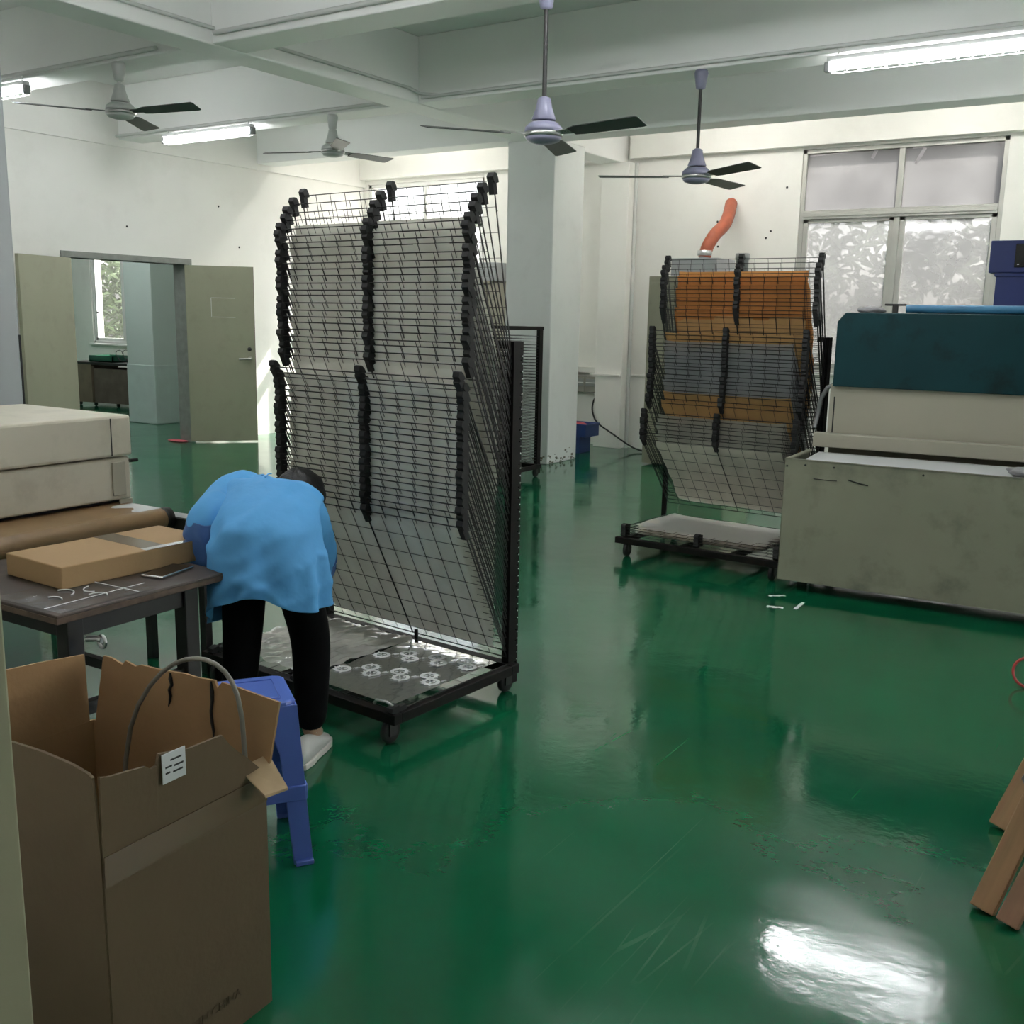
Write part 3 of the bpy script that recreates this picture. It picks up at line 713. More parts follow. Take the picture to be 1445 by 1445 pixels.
def flat_sheet(name, label, x0, x1, y0, y1, z, m, rz=0, cat='film'):
    o = obj(name, MB().grid(lambda u, v: ((u-.5)*(x1-x0), (v-.5)*(y1-y0), .0015+.0012*noise.noise(Vector((u*5, v*5, x0)))), 8, 8), m, None, loc=((x0+x1)/2, (y0+y1)/2, z), rot=(0, 0, rz)); return tag(o, label, cat)
fs = thing('clear_film', 'dark glossy film with white swirls on the near end of the table', 'film', (-2.74, 1.80, .7015), .05)
obj('film', MB().grid(lambda u, v: ((u-.5)*.30, (v-.5)*.34, .0012*noise.noise(Vector((u*5, v*5, 1)))+.001), 8, 8), M['film_table'], fs)
for k, (cx, cy, r0, a0, a1) in enumerate(((-.03, -.05, .05, .3, 2.6), (.02, .06, .045, 3.2, 5.5), (.08, .0, .035, .8, 3.2), (.01, -.11, .04, 1.0, 2.6))):
    obj('swirl', MB().tube([(cx+r0*cos(a0+(a1-a0)*i/10)*(1-.03*i), cy+r0*sin(a0+(a1-a0)*i/10), .0035) for i in range(11)], .0022, 5), M['emblem'], fs)
obj('border', MB().box(.08, .084, -.17, .18, .003, .004).box(-.14, .15, .10, .104, .003, .004), M['emblem'], fs)
fc = thing('flat_carton', 'long flat brown carton lying on the dark work table', 'carton', (-2.80, 1.79, .70), radians(-1.5))
obj('carton_body', B(-.31, 0, 0, .58, 0, .072), M['card_flat'], fc, .004)
obj('packing_tape', MB().box(-.31, 0, .31, .39, .0721, .0726), M['card_tape'], fc)
obj('shiny_edge', MB().box(-.03, .001, .30, .50, .0721, .0727), M['silver'], fc)
ph = thing('phone', 'black phone lying face up on the table in front of the carton', 'phone', (-2.725, 2.12, .702), radians(14))
obj('phone_body', B(-.042, .042, -.082, .082, 0, .009), M['silver'], ph, .003)
obj('screen', B(-.038, .038, -.077, .077, .0088, .0096), M['phone'], ph)

# ------------------------------------------------------------------ big open carton
def V3(p, z): return Vector((p[0], p[1], z))
A, Bp, C = (-1.570, 1.047), (-1.590, 1.467), (-2.147, 1.432)
D = (A[0]+C[0]-Bp[0], A[1]+C[1]-Bp[1])
BC = thing('open_carton', 'big open brown cardboard carton with ragged flaps in the left foreground', 'carton', (A[0], A[1], 0))
org = Vector((A[0], A[1], 0))
def panel(name, p, q, top, m=M['card'], z0=0.0, lean=(0, 0), n=None, base=None):
    """wall or flap between p and q; top = [(t, z)] along it, leaning outwards by lean above base"""
    mb = MB(); P = []
    for t_, z in top:
        xy = Vector((p[0]+(q[0]-p[0])*t_, p[1]+(q[1]-p[1])*t_, 0))
        P.append((xy+Vector((0, 0, z0))-org, xy+Vector((lean[0], lean[1], z))-org))
    Vs = [a for pr in P for a in pr]
    mb.add(Vs, [(2*i, 2*i+2, 2*i+3, 2*i+1) for i in range(len(P)-1)])
    return obj(name, mb, m, BC, solid=.006)
zr = .56
bm_ = MB().add([V3(p, .004)-org for p in (A, Bp, C, D)], [(0, 1, 2, 3)])
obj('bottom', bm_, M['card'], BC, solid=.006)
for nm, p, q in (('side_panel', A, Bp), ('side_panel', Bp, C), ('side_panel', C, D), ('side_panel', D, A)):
    panel(nm, p, q, [(0, zr), (.5, zr), (1, zr)], M['card_lit'] if p in (Bp, C) else M['card'])
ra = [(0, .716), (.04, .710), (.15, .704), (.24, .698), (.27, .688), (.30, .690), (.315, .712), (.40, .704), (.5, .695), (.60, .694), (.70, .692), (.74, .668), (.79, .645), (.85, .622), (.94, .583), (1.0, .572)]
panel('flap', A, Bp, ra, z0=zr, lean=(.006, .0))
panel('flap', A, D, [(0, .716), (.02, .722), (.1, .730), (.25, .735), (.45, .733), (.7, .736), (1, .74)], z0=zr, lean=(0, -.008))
panel('flap', (C[0]+.012, C[1]), (Bp[0]+.012, Bp[1]), [(0, .728), (.05, .728), (.12, .718), (.14, .730), (.20, .722), (.23, .729), (.34, .730), (.50, .736), (.56, .734), (.66, .738), (.675, .722), (.70, .738), (.82, .734), (.9, .730), (1.0, .726)], M['card_lit'], z0=zr, lean=(.028, .012))
panel('flap', (C[0], C[1]-.012), D, [(0, .728), (.3, .742), (.6, .752), (1, .755)], M['card_lit'], z0=zr, lean=(-.006, .0))
tf = MB().hexa([V3(Bp, .592)-org+Vector(v) for v in ((-.01, -.06, -.01), (.060, -.055, -.055), (.070, .0, -.055), (.0, .01, .0), (-.012, -.062, -.004), (.058, -.055, -.049), (.070, .0, -.049), (.0, .012, .006))])
obj('torn_tab', tf, M['card_light'], BC)
for t0, za, zb in ((.46, .730, .65), (.70, .735, .60)):
    crk = MB()
    pts = []
    for i in range(7):
        z = za+(zb-za)*i/6; f = (z-zr)/(.73-zr)
        pts.append(V3((C[0]+.015+(Bp[0]-C[0])*(t0+random.uniform(-.012, .012)), C[1]+(Bp[1]-C[1])*t0+.012*f-.007), z)-org)
    crk.tube(pts, [.002, .005, .004, .0035, .004, .003, .001], 5)
    obj('tear', crk, M['ink'], BC)
AB = (Vector((Bp[0], Bp[1], 0))-Vector((A[0], A[1], 0))).normalized()
ang = atan2(AB.y, AB.x)
Mt = Matrix.Translation((0, 0, 0)) @ Matrix.Rotation(ang, 4, 'Z')
obj('packing_tape', MB().box(0, .42, -.0062, -.0045, .495, .556, Mt), M['card_tape'], BC)
lb = obj('sticker', MB().box(.135, .192, -.0135, -.0115, .648, .708, Mt), M['label'], BC); lb['label'] = 'white paper sticker with small dark print'
pr = MB()
for a, b, z in ((.155, .182, .690), (.142, .158, .678), (.163, .186, .676), (.142, .153, .666), (.160, .184, .664)):
    pr.box(a, b, -.0142, -.0134, z, z+.0035, Mt)
obj('print', pr, M['ink'], lb)
def text(name, body, size, m, parent, mtx, ext=.0004):
    cu = bpy.data.curves.new(name, 'FONT'); cu.body = body; cu.size = size; cu.extrude = ext; cu.align_x = 'LEFT'
    tmp = bpy.data.objects.new(name, cu); COL.objects.link(tmp)
    dg = bpy.context.evaluated_depsgraph_get(); me = bpy.data.meshes.new_from_object(tmp.evaluated_get(dg))
    bpy.data.objects.remove(tmp); me.transform(mtx); me.materials.clear(); me.materials.append(m)
    return link(name, me, parent)
text('lettering', 'MADE IN CHINA', .027, M['ink_faint'], BC, Mt @ Matrix.Translation((.125, -.0050, .075)) @ Matrix.Rotation(pi/2, 4, 'X'))
hs = obj('bent_hose', MB().tube([(-1.97, 1.36, .02), (-1.97, 1.37, .30), (-1.965, 1.385, .545), (-1.92, 1.39, .668), (-1.83, 1.40, .768), (-1.765, 1.41, .80), (-1.712, 1.42, .809), (-1.655, 1.425, .793), (-1.622, 1.43, .745), (-1.607, 1.43, .647), (-1.605, 1.43, .30), (-1.605, 1.42, .02)], .006, 8), M['plastic_grey_tube'], subsurf=1)
tag(hs, 'thin grey hose arching out of the big open carton', 'hose')

# ------------------------------------------------------------------ blue stool
ST = thing('plastic_stool', 'blue plastic stool between the big carton and the person', 'stool', (-2.146, 1.925, 0), atan2(.82, .57)-0.0)
hs_, hb, zt = .118, .150, .48
obj('seat', MB().prism([(a*hs_+ (0), b*hs_) for a, b in ((-1, -.75), (-.92, -.92), (-.75, -1), (.75, -1), (.92, -.92), (1, -.75), (1, .75), (.92, .92), (.75, 1), (-.75, 1), (-.92, .92), (-1, .75))], zt-.03, zt), M['stool'], ST, .008)
obj('seat_rim', MB().tube([(a*.078, b*.078, zt+.001) for a, b in ((-1, -1), (1, -1), (1, 1), (-1, 1), (-1, -1))], .003, 6), M['stool'], ST)
for sx in (-1, 1):
    for sy in (-1, 1):
        mb = MB()
        def q(z, w):
            f = (zt-z)/zt; h = hs_+(hb-hs_)*f
            return h, w
        for (dx, dy) in ((1, 0), (0, 1)):      # two faces of the L-shaped leg
            P = []
            for z, w in ((0, .055), (.33, .062), (.45, .095), (zt-.01, .105)):
                h, w = q(z, w)
                a = Vector((sx*h, sy*h, z)); b = a-Vector((sx*w*dx, sy*w*dy, 0)); th = Vector((-sx*.006*dy, -sy*.006*dx, 0))
                P.append([a, b, b+th, a+th])
            Vs = [v for r_ in P for v in r_]
            Fs = [(4*i+j, 4*i+(j+1) % 4, 4*i+4+(j+1) % 4, 4*i+4+j) for i in range(len(P)-1) for j in range(4)]+[(0, 1, 2, 3), (12, 13, 14, 15)]
            mb.add(Vs, Fs)
        lg = obj('leg', mb, M['stool'], ST, .003)
        obj('foot_pad', MB().box(sx*hb-.052*(sx > 0), sx*hb+.052*(sx < 0), sy*hb-.012, sy*hb+.006, 0, .014), M['stool'], lg, .003)
for s in (-1, 1):
    hh = hs_+(hb-hs_)*.55
    obj('rung', MB().box(-hh, hh, s*hh-.005, s*hh+.005, .19, .235), M['stool'], ST, .003)
    obj('rung', MB().box(s*hh-.005, s*hh+.005, -hh, hh, .19, .235), M['stool'], ST, .003)

# ------------------------------------------------------------------ the person
PO = Vector((-2.567, 2.422, 0)); pf = Vector((-.52, .854, 0)); prt = Vector((.854, .52, 0))
PE = thing('person', 'person bending over the rack in a light blue gown, black trousers and white shoes', 'person', PO, atan2(prt.y, prt.x))
# local frame: x = right, y = forward, z = up
LF, RF = Vector((-.135, .02, 0)), Vector((.128, -.025, 0))
def skin_obj(name, verts, edges, radii, m, parent, sub=2):
    me = bpy.data.meshes.new(name); me.from_pydata(verts, edges, []); me.update()
    o = link(name, me, parent); d = o.modifiers.new('skin', 'SKIN'); d.use_smooth_shade = True
    for i, r in enumerate(radii):
        sv = me.skin_vertices[0].data[i]; rr = r if isinstance(r, tuple) else (r, r); sv.radius = rr; sv.use_root = (i == 0)
    s = o.modifiers.new('sub', 'SUBSURF'); s.levels = sub; s.render_levels = sub
    me.materials.append(m); return o
HIP, CH, NK, HD = (0, -.03, .745), (-.05, .20, .835), (-.065, .41, .84), (-.035, .52, .845)
LS, RS = (-.215, .29, .875), (.045, .30, .84)
LE, LW = (-.232, .05, .825), (-.232, .045, .655)
RE, RW = (.065, .50, .62), (.03, .68, .46)
bv = [HIP, (-.02, .08, .81), CH, NK, HD, (-.03, .60, .80), LS, LE, LW, RS, RE, RW,
      (-.09, -.01, .72), (LF.x+.01, .03, .41), (LF.x, -.01, .09), (.09, -.01, .72), (RF.x, .045, .41), (RF.x, .0, .09), (LF.x, .09, .045), (RF.x, .10, .045)]
be = [(0, 1), (1, 2), (2, 3), (3, 4), (4, 5), (2, 6), (6, 7), (7, 8), (2, 9), (9, 10), (10, 11), (0, 12), (12, 13), (13, 14), (0, 15), (15, 16), (16, 17), (14, 18), (17, 19)]
br = [(.10, .075), (.10, .075), (.115, .075), .052, .085, .075, .05, .036, .026, .05, .036, .026, .078, .05, .035, .078, .05, .035, .03, .03]
# hands: palm + five fingers as extra chains on the same continuous body
def hand(w, d, s):
    n0 = len(bv); w = Vector(w); d = Vector(d).normalized(); sd = Vector((1, 0, 0))*s; dn = Vector((0, -.25, -1)).normalized()
    bv.append(tuple(w+d*.05)); br.append((.026, .014)); be.append((8 if s < 0 else 11, n0))
    for k, (off, ln) in enumerate(((-.027, .062), (-.009, .072), (.009, .070), (.026, .055))):
        b0 = len(bv); p = w+d*.085+sd*off
        for i, f in enumerate((0, .4, .75, 1)):
            bv.append(tuple(p+d*ln*f+dn*.022*f*f)); br.append(.0095-.002*f)
            be.append((n0 if i == 0 else b0+i-1, b0+i))
    b0 = len(bv); p = w+d*.03-sd*.032
    for i, f in enumerate((0, .5, 1)):
        bv.append(tuple(p+(d*.7-sd*.6)*.05*f+dn*.012*f)); br.append(.011-.002*f); be.append((n0 if i == 0 else b0+i-1, b0+i))
hand(LW, (.35, .75, -.45), -1); hand(RW, (-.2, .8, -.6), 1)
body = skin_obj('body', bv, be, br, M['skin'], PE)
# face features (nose, ears, eyes) on the lowered head
hd = Vector(HD); fd = Vector((.08, .55, -.83)).normalized(); upv = Vector((.0, .83, .55)).normalized(); sx_ = fd.cross(upv).normalized()
mb = MB()
mb.tube([hd+fd*.075+upv*.03, hd+fd*.10-upv*.0, hd+fd*.08-upv*.015], [.008, .014, .01], 8)
for s in (-1, 1): mb.tube([hd+sx_*s*.078+upv*.02, hd+sx_*s*.09-upv*.005, hd+sx_*s*.078-upv*.03], [.008, .014, .008], 8)
obj('nose_and_ears', mb, M['skin'], body)
mb = MB()
for s in (-1, 1): mb.lathe([(.001, -.008), (.008, -.004), (.009, 0), (.008, .004), (.001, .008)], hd+fd*.072+sx_*s*.03+upv*.03, 10)
obj('eyes', mb, M['ink'], body)
obj('mouth', MB().tube([hd+fd*.078-upv*.045+sx_*s*.022 for s in (-1, 0, 1)], .005, 6), M['pink'], body)
# hair: cap over back and top of the head
def hair(u, v):
    th = u*2*pi; ph = v*pi*.62
    d = upv*.35-fd*.94; d.normalize(); e1 = d.cross(sx_).normalized(); e2 = sx_
    n_ = (d*cos(ph)+(e1*cos(th)+e2*sin(th))*sin(ph))
    r = .102+.006*noise.noise(Vector((u*14, v*6, 2)))
    return hd+Vector((.005, .035, -.005))+Vector((n_.x*r*.95, n_.y*r*1.12, n_.z*r))
obj('hair', MB().grid(hair, 28, 14), M['hair'], PE, solid=.01)
# trousers
tv = [(0, -.02, .72), (-.088, -.01, .66), (LF.x+.02, .03, .42), (LF.x, -.005, .10), (.088, -.01, .66), (RF.x+.0, .04, .42), (RF.x, .0, .085)]
te = [(0, 1), (1, 2), (2, 3), (0, 4), (4, 5), (5, 6)]
skin_obj('trousers', tv, te, [(.10, .08), (.086, .088), (.070, .073), (.056, .058), (.086, .088), (.070, .075), (.056, .060)], M['trouser'], PE)
# shoes
def shoe(f, yaw_, nm):
    def ring(y, w, h, zc=0): return [(w*cos(a), y, max(.018, zc+h*(.5+.5*sin(a)))) for a in [2*pi*k/16 for k in range(16)]]
    prof = [(-.115, .012, .05), (-.105, .032, .075), (-.07, .038, .10), (-.02, .037, .10), (.03, .041, .078), (.09, .043, .055), (.135, .034, .045), (.155, .012, .03)]
    mb = MB(); Vs = []
    for y, w, h in prof: Vs += ring(y, w, h)
    Fs = [(i*16+k, i*16+(k+1) % 16, (i+1)*16+(k+1) % 16, (i+1)*16+k) for i in range(len(prof)-1) for k in range(16)]+[tuple(range(16)), tuple(range((len(prof)-1)*16, len(prof)*16))]
    mb.add(Vs, Fs, True)
    o = obj('shoe', mb, M['shoe'], PE, loc=f, rot=(0, 0, yaw_), subsurf=1)
    sp = [(-.118, .0), (-.105, .03), (-.06, .04), (0, .038), (.06, .044), (.11, .044), (.145, .032), (.16, 0)]
    poly = [(w, y) for y, w in sp]+[(-w, y) for y, w in reversed(sp[1:-1])]
    obj('sole', MB().prism(poly, 0, .024), M['sole'], o, .005)
    lc = MB()
    for k in range(4): lc.tube([(-.02, .02+.018*k, .088-.007*k), (0, .022+.018*k, .094-.008*k), (.02, .02+.018*k, .088-.007*k)], .003, 5)
    obj('laces', lc, M['sole'], o)
shoe(RF+Vector((0, .0, 0)), -.15, 'r'); shoe(LF, .15, 'l')
# gown: lofted along the bent spine, sleeves added
rings = [  # centre x, y, z, tilt (deg, 0 = horizontal ring), half width, half depth
    (.0, -.03, .575, 4, .203, .158), (.0, -.03, .64, 6, .201, .160), (-.005, -.03, .71, 12, .196, .156), (-.01, -.01, .775, 24, .188, .145), (-.02, .04, .82, 42, .182, .128),
    (-.035, .10, .845, 58, .178, .117), (-.05, .17, .86, 68, .18, .113), (-.07, .24, .865, 75, .182, .108), (-.082, .31, .86, 80, .178, .098), (-.078, .37, .855, 84, .14, .085), (-.07, .41, .85, 88, .09, .065), (-.065, .43, .848, 90, .06, .05)]
NR, NS = 84, 5
def ring_at(t_):
    i = min(int(t_), len(rings)-2); f = t_-i
    p0, p1, p2, p3 = rings[max(i-1, 0)], rings[i], rings[i+1], rings[min(i+2, len(rings)-1)]
    return [.5*(2*b+(c-a)*f+(2*a-5*b+4*c-d)*f*f+(3*b-a-3*c+d)*f**3) for a, b, c, d in zip(p0, p1, p2, p3)]
def crease(p, seed, fx, fy, fz):
    n_ = noise.noise(Vector((p.x*fx+seed, p.y*fy, p.z*fz)))
    return (1-min(1, abs(n_)*3.2))**2
Vs = []; NT = (len(rings)-1)*NS
for i in range(NT+1):
    q_ = i/NS; cx_, cy, cz, tl, hw, hd_ = ring_at(q_); t_ = radians(tl)
    e = Vector((0, cos(t_), -sin(t_)))       # ring's forward/downward axis
    amp = max(0, min(1, (9.5-q_)/2))
    for k in range(NR):
        a = 2*pi*k/NR; f = max(0, 1-q_/4.5)
        c0 = Vector((cx_, cy, cz)); dr = Vector((1, 0, 0))*hw*cos(a)+e*hd_*sin(a); p = c0+dr
        fold = .012*f*sin(a*7+.5*q_)+.010*f*sin(a*11+1)+.014*noise.noise(p*4)+.004*noise.noise(p*10)
        fold += amp*(.016*crease(p+Vector((0, 0, .35*p.x)), 3, 2.5, 2.5, 8)+.012*crease(p+Vector((0, 0, -.6*p.x)), 9, 3, 3, 10)+.009*crease(p, 17, 9, 3, 2.5)-.008)
        p = c0+dr*(1+fold/max(.05, dr.length))
        h = max(0, 1-q_/1.6)
        p.z += h*(.045*math.exp(-((a-1.5*pi)/.45)**2)-.10*max(0, cos(a-radians(165)))**4-.02*max(0, cos(a-radians(330)))**2)
        Vs.append(p)
Fs = [(i*NR+k, i*NR+(k+1) % NR, (i+1)*NR+(k+1) % NR, (i+1)*NR+k) for i in range(NT) for k in range(NR)]
mb = MB().add(Vs, Fs, True)
def lerp(a, b, t_): return tuple(a[i]+(b[i]-a[i])*t_ for i in range(3))
def sleeve(pts, rad, seedv):
    dn = []; dr_ = []
    for i in range(len(pts)-1):
        for q_ in range(5):
            dn.append(lerp(pts[i], pts[i+1], q_/5)); dr_.append(rad[i]+(rad[i+1]-rad[i])*q_/5)
    dn.append(pts[-1]); dr_.append(rad[-1])
    dn = [tuple(sum(dn[min(max(i+o_, 0), len(dn)-1)][c] for o_ in (-2, -1, 0, 1, 2))/5 for c in range(3)) for i in range(len(dn))]
    t2 = MB().tube(dn, dr_, 26)
    Vn = []
    for v in t2.v:
        v = Vector(v); Vn.append(v+Vector((.8, .8, 1))*(.012*noise.noise(v*14+Vector((seedv, 0, 0)))+.010*noise.noise(v*26+Vector((0, seedv, 0)))))
    return Vn, t2.f, t2.sm
for pts, rad, sd in (([(-.10, .30, .875), (-.18, .305, .88), lerp(LS, LE, .10), lerp(LS, LE, .45), lerp(LS, LE, .8), LE, lerp(LE, LW, .12)], [.082, .088, .084, .078, .074, .070, .06], 1),
                     ([(-.05, .30, .855), (.01, .31, .85), lerp(RS, RE, .2), lerp(RS, RE, .6), RE, lerp(RE, RW, .4)], [.08, .082, .078, .070, .064, .056], 4)):
    a, b, c = sleeve(pts, rad, sd); n_ = len(mb.v); mb.v += [tuple(x) for x in a]; mb.f += [tuple(i+n_ for i in f) for f in b]; mb.sm += c
gw = obj('gown', mb, M['gown'], PE, solid=.004, subsurf=1)
obj('collar_tie', MB().tube([(-.055, .16, .972), (-.06, .22, .974), (-.065, .28, .966)], .003, 5), M['gown'], gw)
for pts, rad, sd in (([lerp(LE, LW, -.02), lerp(LE, LW, .12), lerp(LE, LW, .4), lerp(LE, LW, .75), lerp(LE, LW, 1.0)], [.074, .078, .074, .062, .042], 9),
                     ([lerp(RE, RW, .1), lerp(RE, RW, .5), lerp(RE, RW, .95)], [.064, .056, .036], 12)):
    a, b, c = sleeve(pts, rad, sd); m2 = MB(); m2.v = [tuple(x) for x in a]; m2.f = b; m2.sm = c
    obj('sleeve_cover', m2, M['cuff'], PE, subsurf=1)
# dark crumpled bag on the floor behind the left leg
mb = MB().grid(lambda u, v: (lambda a, b, r: Vector((r*cos(a)*sin(b), r*.8*sin(a)*sin(b), max(0, .06+r*.75*cos(b)))))(2*pi*u, pi*v, .085+.035*noise.noise(Vector((cos(2*pi*u)*2, sin(2*pi*u)*2, v*4)))), 20, 12, False)
o = obj('crumpled_bag', mb, M['rubber'], loc=(-3.36, 2.90, 0)); tag(o, 'small crumpled black bag on the floor behind the left leg', 'bag')

# ------------------------------------------------------------------ curing oven at the right
OV = thing('curing_oven', 'large conveyor oven with a cream base and a teal hood', 'oven', (-1.885, 5.735, 0), radians(3.0))
Lo = 3.2
fb = MB()
fb.box(0, Lo, 0, .012, .065, .78); fb.box(0, .012, 0, .50, .065, .78); fb.box(0, Lo, .0, .012, .762, .78); fb.box(0, .03, .012, .50, .765, .78)
obj('front_box', fb, M['cream_dirty'], OV, .006)
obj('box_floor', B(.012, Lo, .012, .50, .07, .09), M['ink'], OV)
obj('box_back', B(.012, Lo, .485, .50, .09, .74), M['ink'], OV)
obj('belt_cloth', MB().grid(lambda u, v: (.10+(Lo-.12)*u, .02+.36*v, .768+.014*v+.003*noise.noise(Vector((u*14, v*3, 0)))), 30, 5), M['white_belt'], OV, solid=.003)
obj('lip', B(.03, Lo, .485, .56, .80, .885), M['cream_clean'], OV, .006)
obj('front_panel', B(.085, Lo, .60, .64, .80, 1.175), M['cream_clean'], OV, .006)
obj('panel_slot', B(.112, .119, .596, .602, .88, 1.10), M['ink'], OV)
tp = [(.105, 1.165), (.105, 1.55), (.15, 1.605), (Lo, 1.605), (Lo, 1.165)]
obj('teal_hood', MB().prism([(x, z) for x, z in tp], -1.45, -.565, Matrix(((1, 0, 0, 0), (0, 0, -1, 0), (0, 1, 0, 0), (0, 0, 0, 1)))), M['teal'], OV, .006)
obj('oven_body', B(.09, Lo, .64, 1.40, .35, 1.165), M['cream_dirty'], OV, .006)
obj('air_hose', MB().tube([(.10, .66, 1.17), (.055, .66, 1.15), (.02, .66, 1.08), (.01, .65, .98), (.0, .62, .90)], .014, 10), M['grey'], OV)
for x in (.10, 1.5, Lo-.1):
    obj('foot', B(x-.03, x+.03, .20, .26, 0, .07), M['dark'], OV); obj('foot', B(x-.03, x+.03, .9, .96, 0, .36), M['dark'], OV)
obj('scratch', MB().tube([(.36, -.001, .685), (.42, -.0015, .672), (.47, -.001, .664)], .0035, 5), M['ink'], OV)
obj('scuff', MB().tube([(.17, -.001, .675), (.25, -.001, .672), (.30, -.001, .674)], .0025, 5), M['ink'], OV)
bo = MB()
for x in (.0165, .12, .28, .75): bo.lathe([(.006, -.004), (.006, 0)], (x, -.001, .735 if x < .1 else .748), 8, axis='y')
obj('bolts', bo, M['dark'], OV)
def ov(x, y, z): return Vector((-1.885, 5.735, 0))+Matrix.Rotation(radians(3.0), 3, 'Z') @ Vector((x, y, z))
o = obj('wrapped_tube', MB().tube([(0, 0, 0), (1.3, 0, 0)], .024, 14), M['tube_blue'], loc=ov(.47, .69, 1.632), rot=(0, 0, radians(3))); tag(o, 'long blue plastic-wrapped tube lying on the teal oven hood', 'tube')
cf = thing('clamp_frame', 'small black T-shaped clamp standing on the left of the oven hood', 'clamp', ov(.41, .68, 1.606), radians(3))
obj('stem', B(-.015, .015, -.012, .012, 0, .045), M['dark'], cf); obj('crossbar', B(-.06, .06, -.015, .015, .042, .054), M['dark'], cf, .003)
def rag(name, loc, sx, sy, sz, m, label, cat, seed):
    def f(u, v):
        a, b = 2*pi*u, pi*v; r = 1+.35*noise.noise(Vector((cos(a)*2, sin(a)*2, v*4+seed)))
        return (sx*r*cos(a)*sin(b), sy*r*sin(a)*sin(b), max(0, sz*(.75+r*cos(b))))
    o = obj(name, MB().grid(f, 24, 12), m, loc=loc); return tag(o, label, cat)
rag('plastic_bag', ov(.27, .69, 1.606), .085, .05, .022, M['grey_plastic'], 'crumpled grey plastic bag on the left end of the oven hood', 'bag', 3)
rag('rag', ov(1.22, .10, .782), .075, .06, .022, M['grey_plastic'], 'crumpled grey rag lying on the white oven belt', 'rag', 8)
for k, (x0, x1, y, z, lab) in enumerate(((.50, .64, .76, 1.652, 'short grey strip at the left on top of the blue tube'), (.80, 1.02, .76, 1.650, 'long thin grey strip in the middle on top of the blue tube'), (1.0, 1.16, .77, 1.662, 'dark flat strip at the right beside the navy bins'))):
    pass
o = obj('flat_board', B(0, .95, 0, .20, 0, .043), M['grey_box'], loc=ov(.52, .74, 1.606), rot=(0, 0, radians(3)), bevel=.003); tag(o, 'flat grey board lying behind the blue tube on the oven', 'board')
def pick_bin(loc, rz, sx, sy, sz, m, label):
    t = thing('plastic_bin', label, 'bin', loc, rz)
    mb = MB(); th = .006
    mb.box(-sx, sx, -sy, sy, 0, th).box(-sx, -sx+th, -sy, sy, 0, sz).box(sx-th, sx, -sy, sy, 0, sz).box(-sx, sx, -sy, -sy+th, 0, sz).box(-sx, sx, sy-th, sy, 0, sz)
    obj('bin_body', mb, m, t, .003)
    obj('rim', MB().box(-sx-.008, sx+.008, -sy-.008, -sy+.004, sz-.02, sz).box(-sx-.008, sx+.008, sy-.004, sy+.008, sz-.02, sz).box(-sx-.008, -sx+.004, -sy, sy, sz-.02, sz).box(sx-.004, sx+.008, -sy, sy, sz-.02, sz), m, t, .003)
    return t
pb = pick_bin(ov(1.17, 1.08, 1.606), radians(3), .26, .14, .24, M['bin_blue'], 'lower navy blue bin standing on the right of the oven')
cb = thing('control_box', 'navy blue box with a black screen on top of the navy bin', 'control box', ov(1.155, 1.10, 1.848), radians(3))
obj('case', B(-.29, .25, -.15, .15, 0, .185), M['bin_blue'], cb, .006)
obj('screen', B(-.155, .2, -.154, -.148, .03, .165), M['phone'], cb, .003)
obj('screen_light', B(-.14, -.13, -.156, -.153, .045, .05), M['emblem'], cb)

# white patches that paint window reflections on the floor by the oven corner
for k, (x, y, L_, w, a, lab) in enumerate(((-1.83, 5.60, .10, .035, .7, 'white reflection patch at the left under the oven corner'), (-1.76, 5.36, .09, .05, .3, 'small white reflection patch on the floor below the oven corner'), (-1.66, 5.47, .17, .03, 1.6, 'long white reflection patch on the floor at the oven front'))):
    mb = MB().grid(lambda u, v: ((u-.5)*L_, (v-.5)*w*(.7+.5*noise.noise(Vector((u*6, k, 0)))), .002+.004*abs(noise.noise(Vector((u*8, v*4, k))))), 10, 4)
    o = obj('floor_glint', mb, M['emblem'], loc=(x, y, 0), rot=(0, 0, a)); tag(o, lab, 'glint')

# ------------------------------------------------------------------ cream machine with orange hose, by the back wall
CM = thing('extractor_cabinet', 'tall cream cabinet with an orange exhaust hose behind the far rack', 'cabinet', (-4.842, 9.955, 0), 0)
obj('cabinet_body', B(0, .95, .0, .75, .02, 1.98), M['cream_dirty'], CM, .008)
obj('door_panel', B(.02, .46, -.012, .0, .08, 1.92), M['cream_dirty'], CM, .004)
obj('handle', MB().box(.08, .10, -.04, -.012, 1.36, 1.42), M['dark'], CM, .003)
obj('top_box', B(.22, .72, .05, .55, 1.98, 2.16), M['grey_box'], CM, .006)
hs = MB()
pts = [Vector((.52, .2, 2.16)), Vector((.53, .22, 2.27)), Vector((.57, .30, 2.40)), Vector((.58, .55, 2.52)), Vector((.50, .85, 2.66)), Vector((.38, 1.20, 2.82))]
fine = []
for i in range(len(pts)-1):
    for j in range(12): fine.append(pts[i].lerp(pts[i+1], j/12))
fine.append(pts[-1])
sm_ = [sum((fine[min(max(i+d, 0), len(fine)-1)] for d in range(-4, 5)), Vector())/9 for i in range(len(fine))]
hs.tube(sm_, [.062+(.005 if i % 2 else 0) for i in range(len(sm_))], 18)
obj('orange_hose', hs, M['orange'], CM)['label'] = 'orange ribbed exhaust hose'
obj('hose_clamp', MB().lathe([(.068, 2.19), (.074, 2.19), (.074, 2.24), (.068, 2.24)], (.52, .2, 0), 20), M['steel'], CM)
obj('hose_collar', MB().lathe([(.058, 2.14), (.058, 2.20)], (.52, .2, 0), 20), M['grey_box'], CM)
obj('pipe_stub', MB().lathe([(.062, 1.98), (.062, 2.14), (.072, 2.145), (.072, 2.20), (.066, 2.205)], (.93, .2, 0), 22), M['grey'], CM)

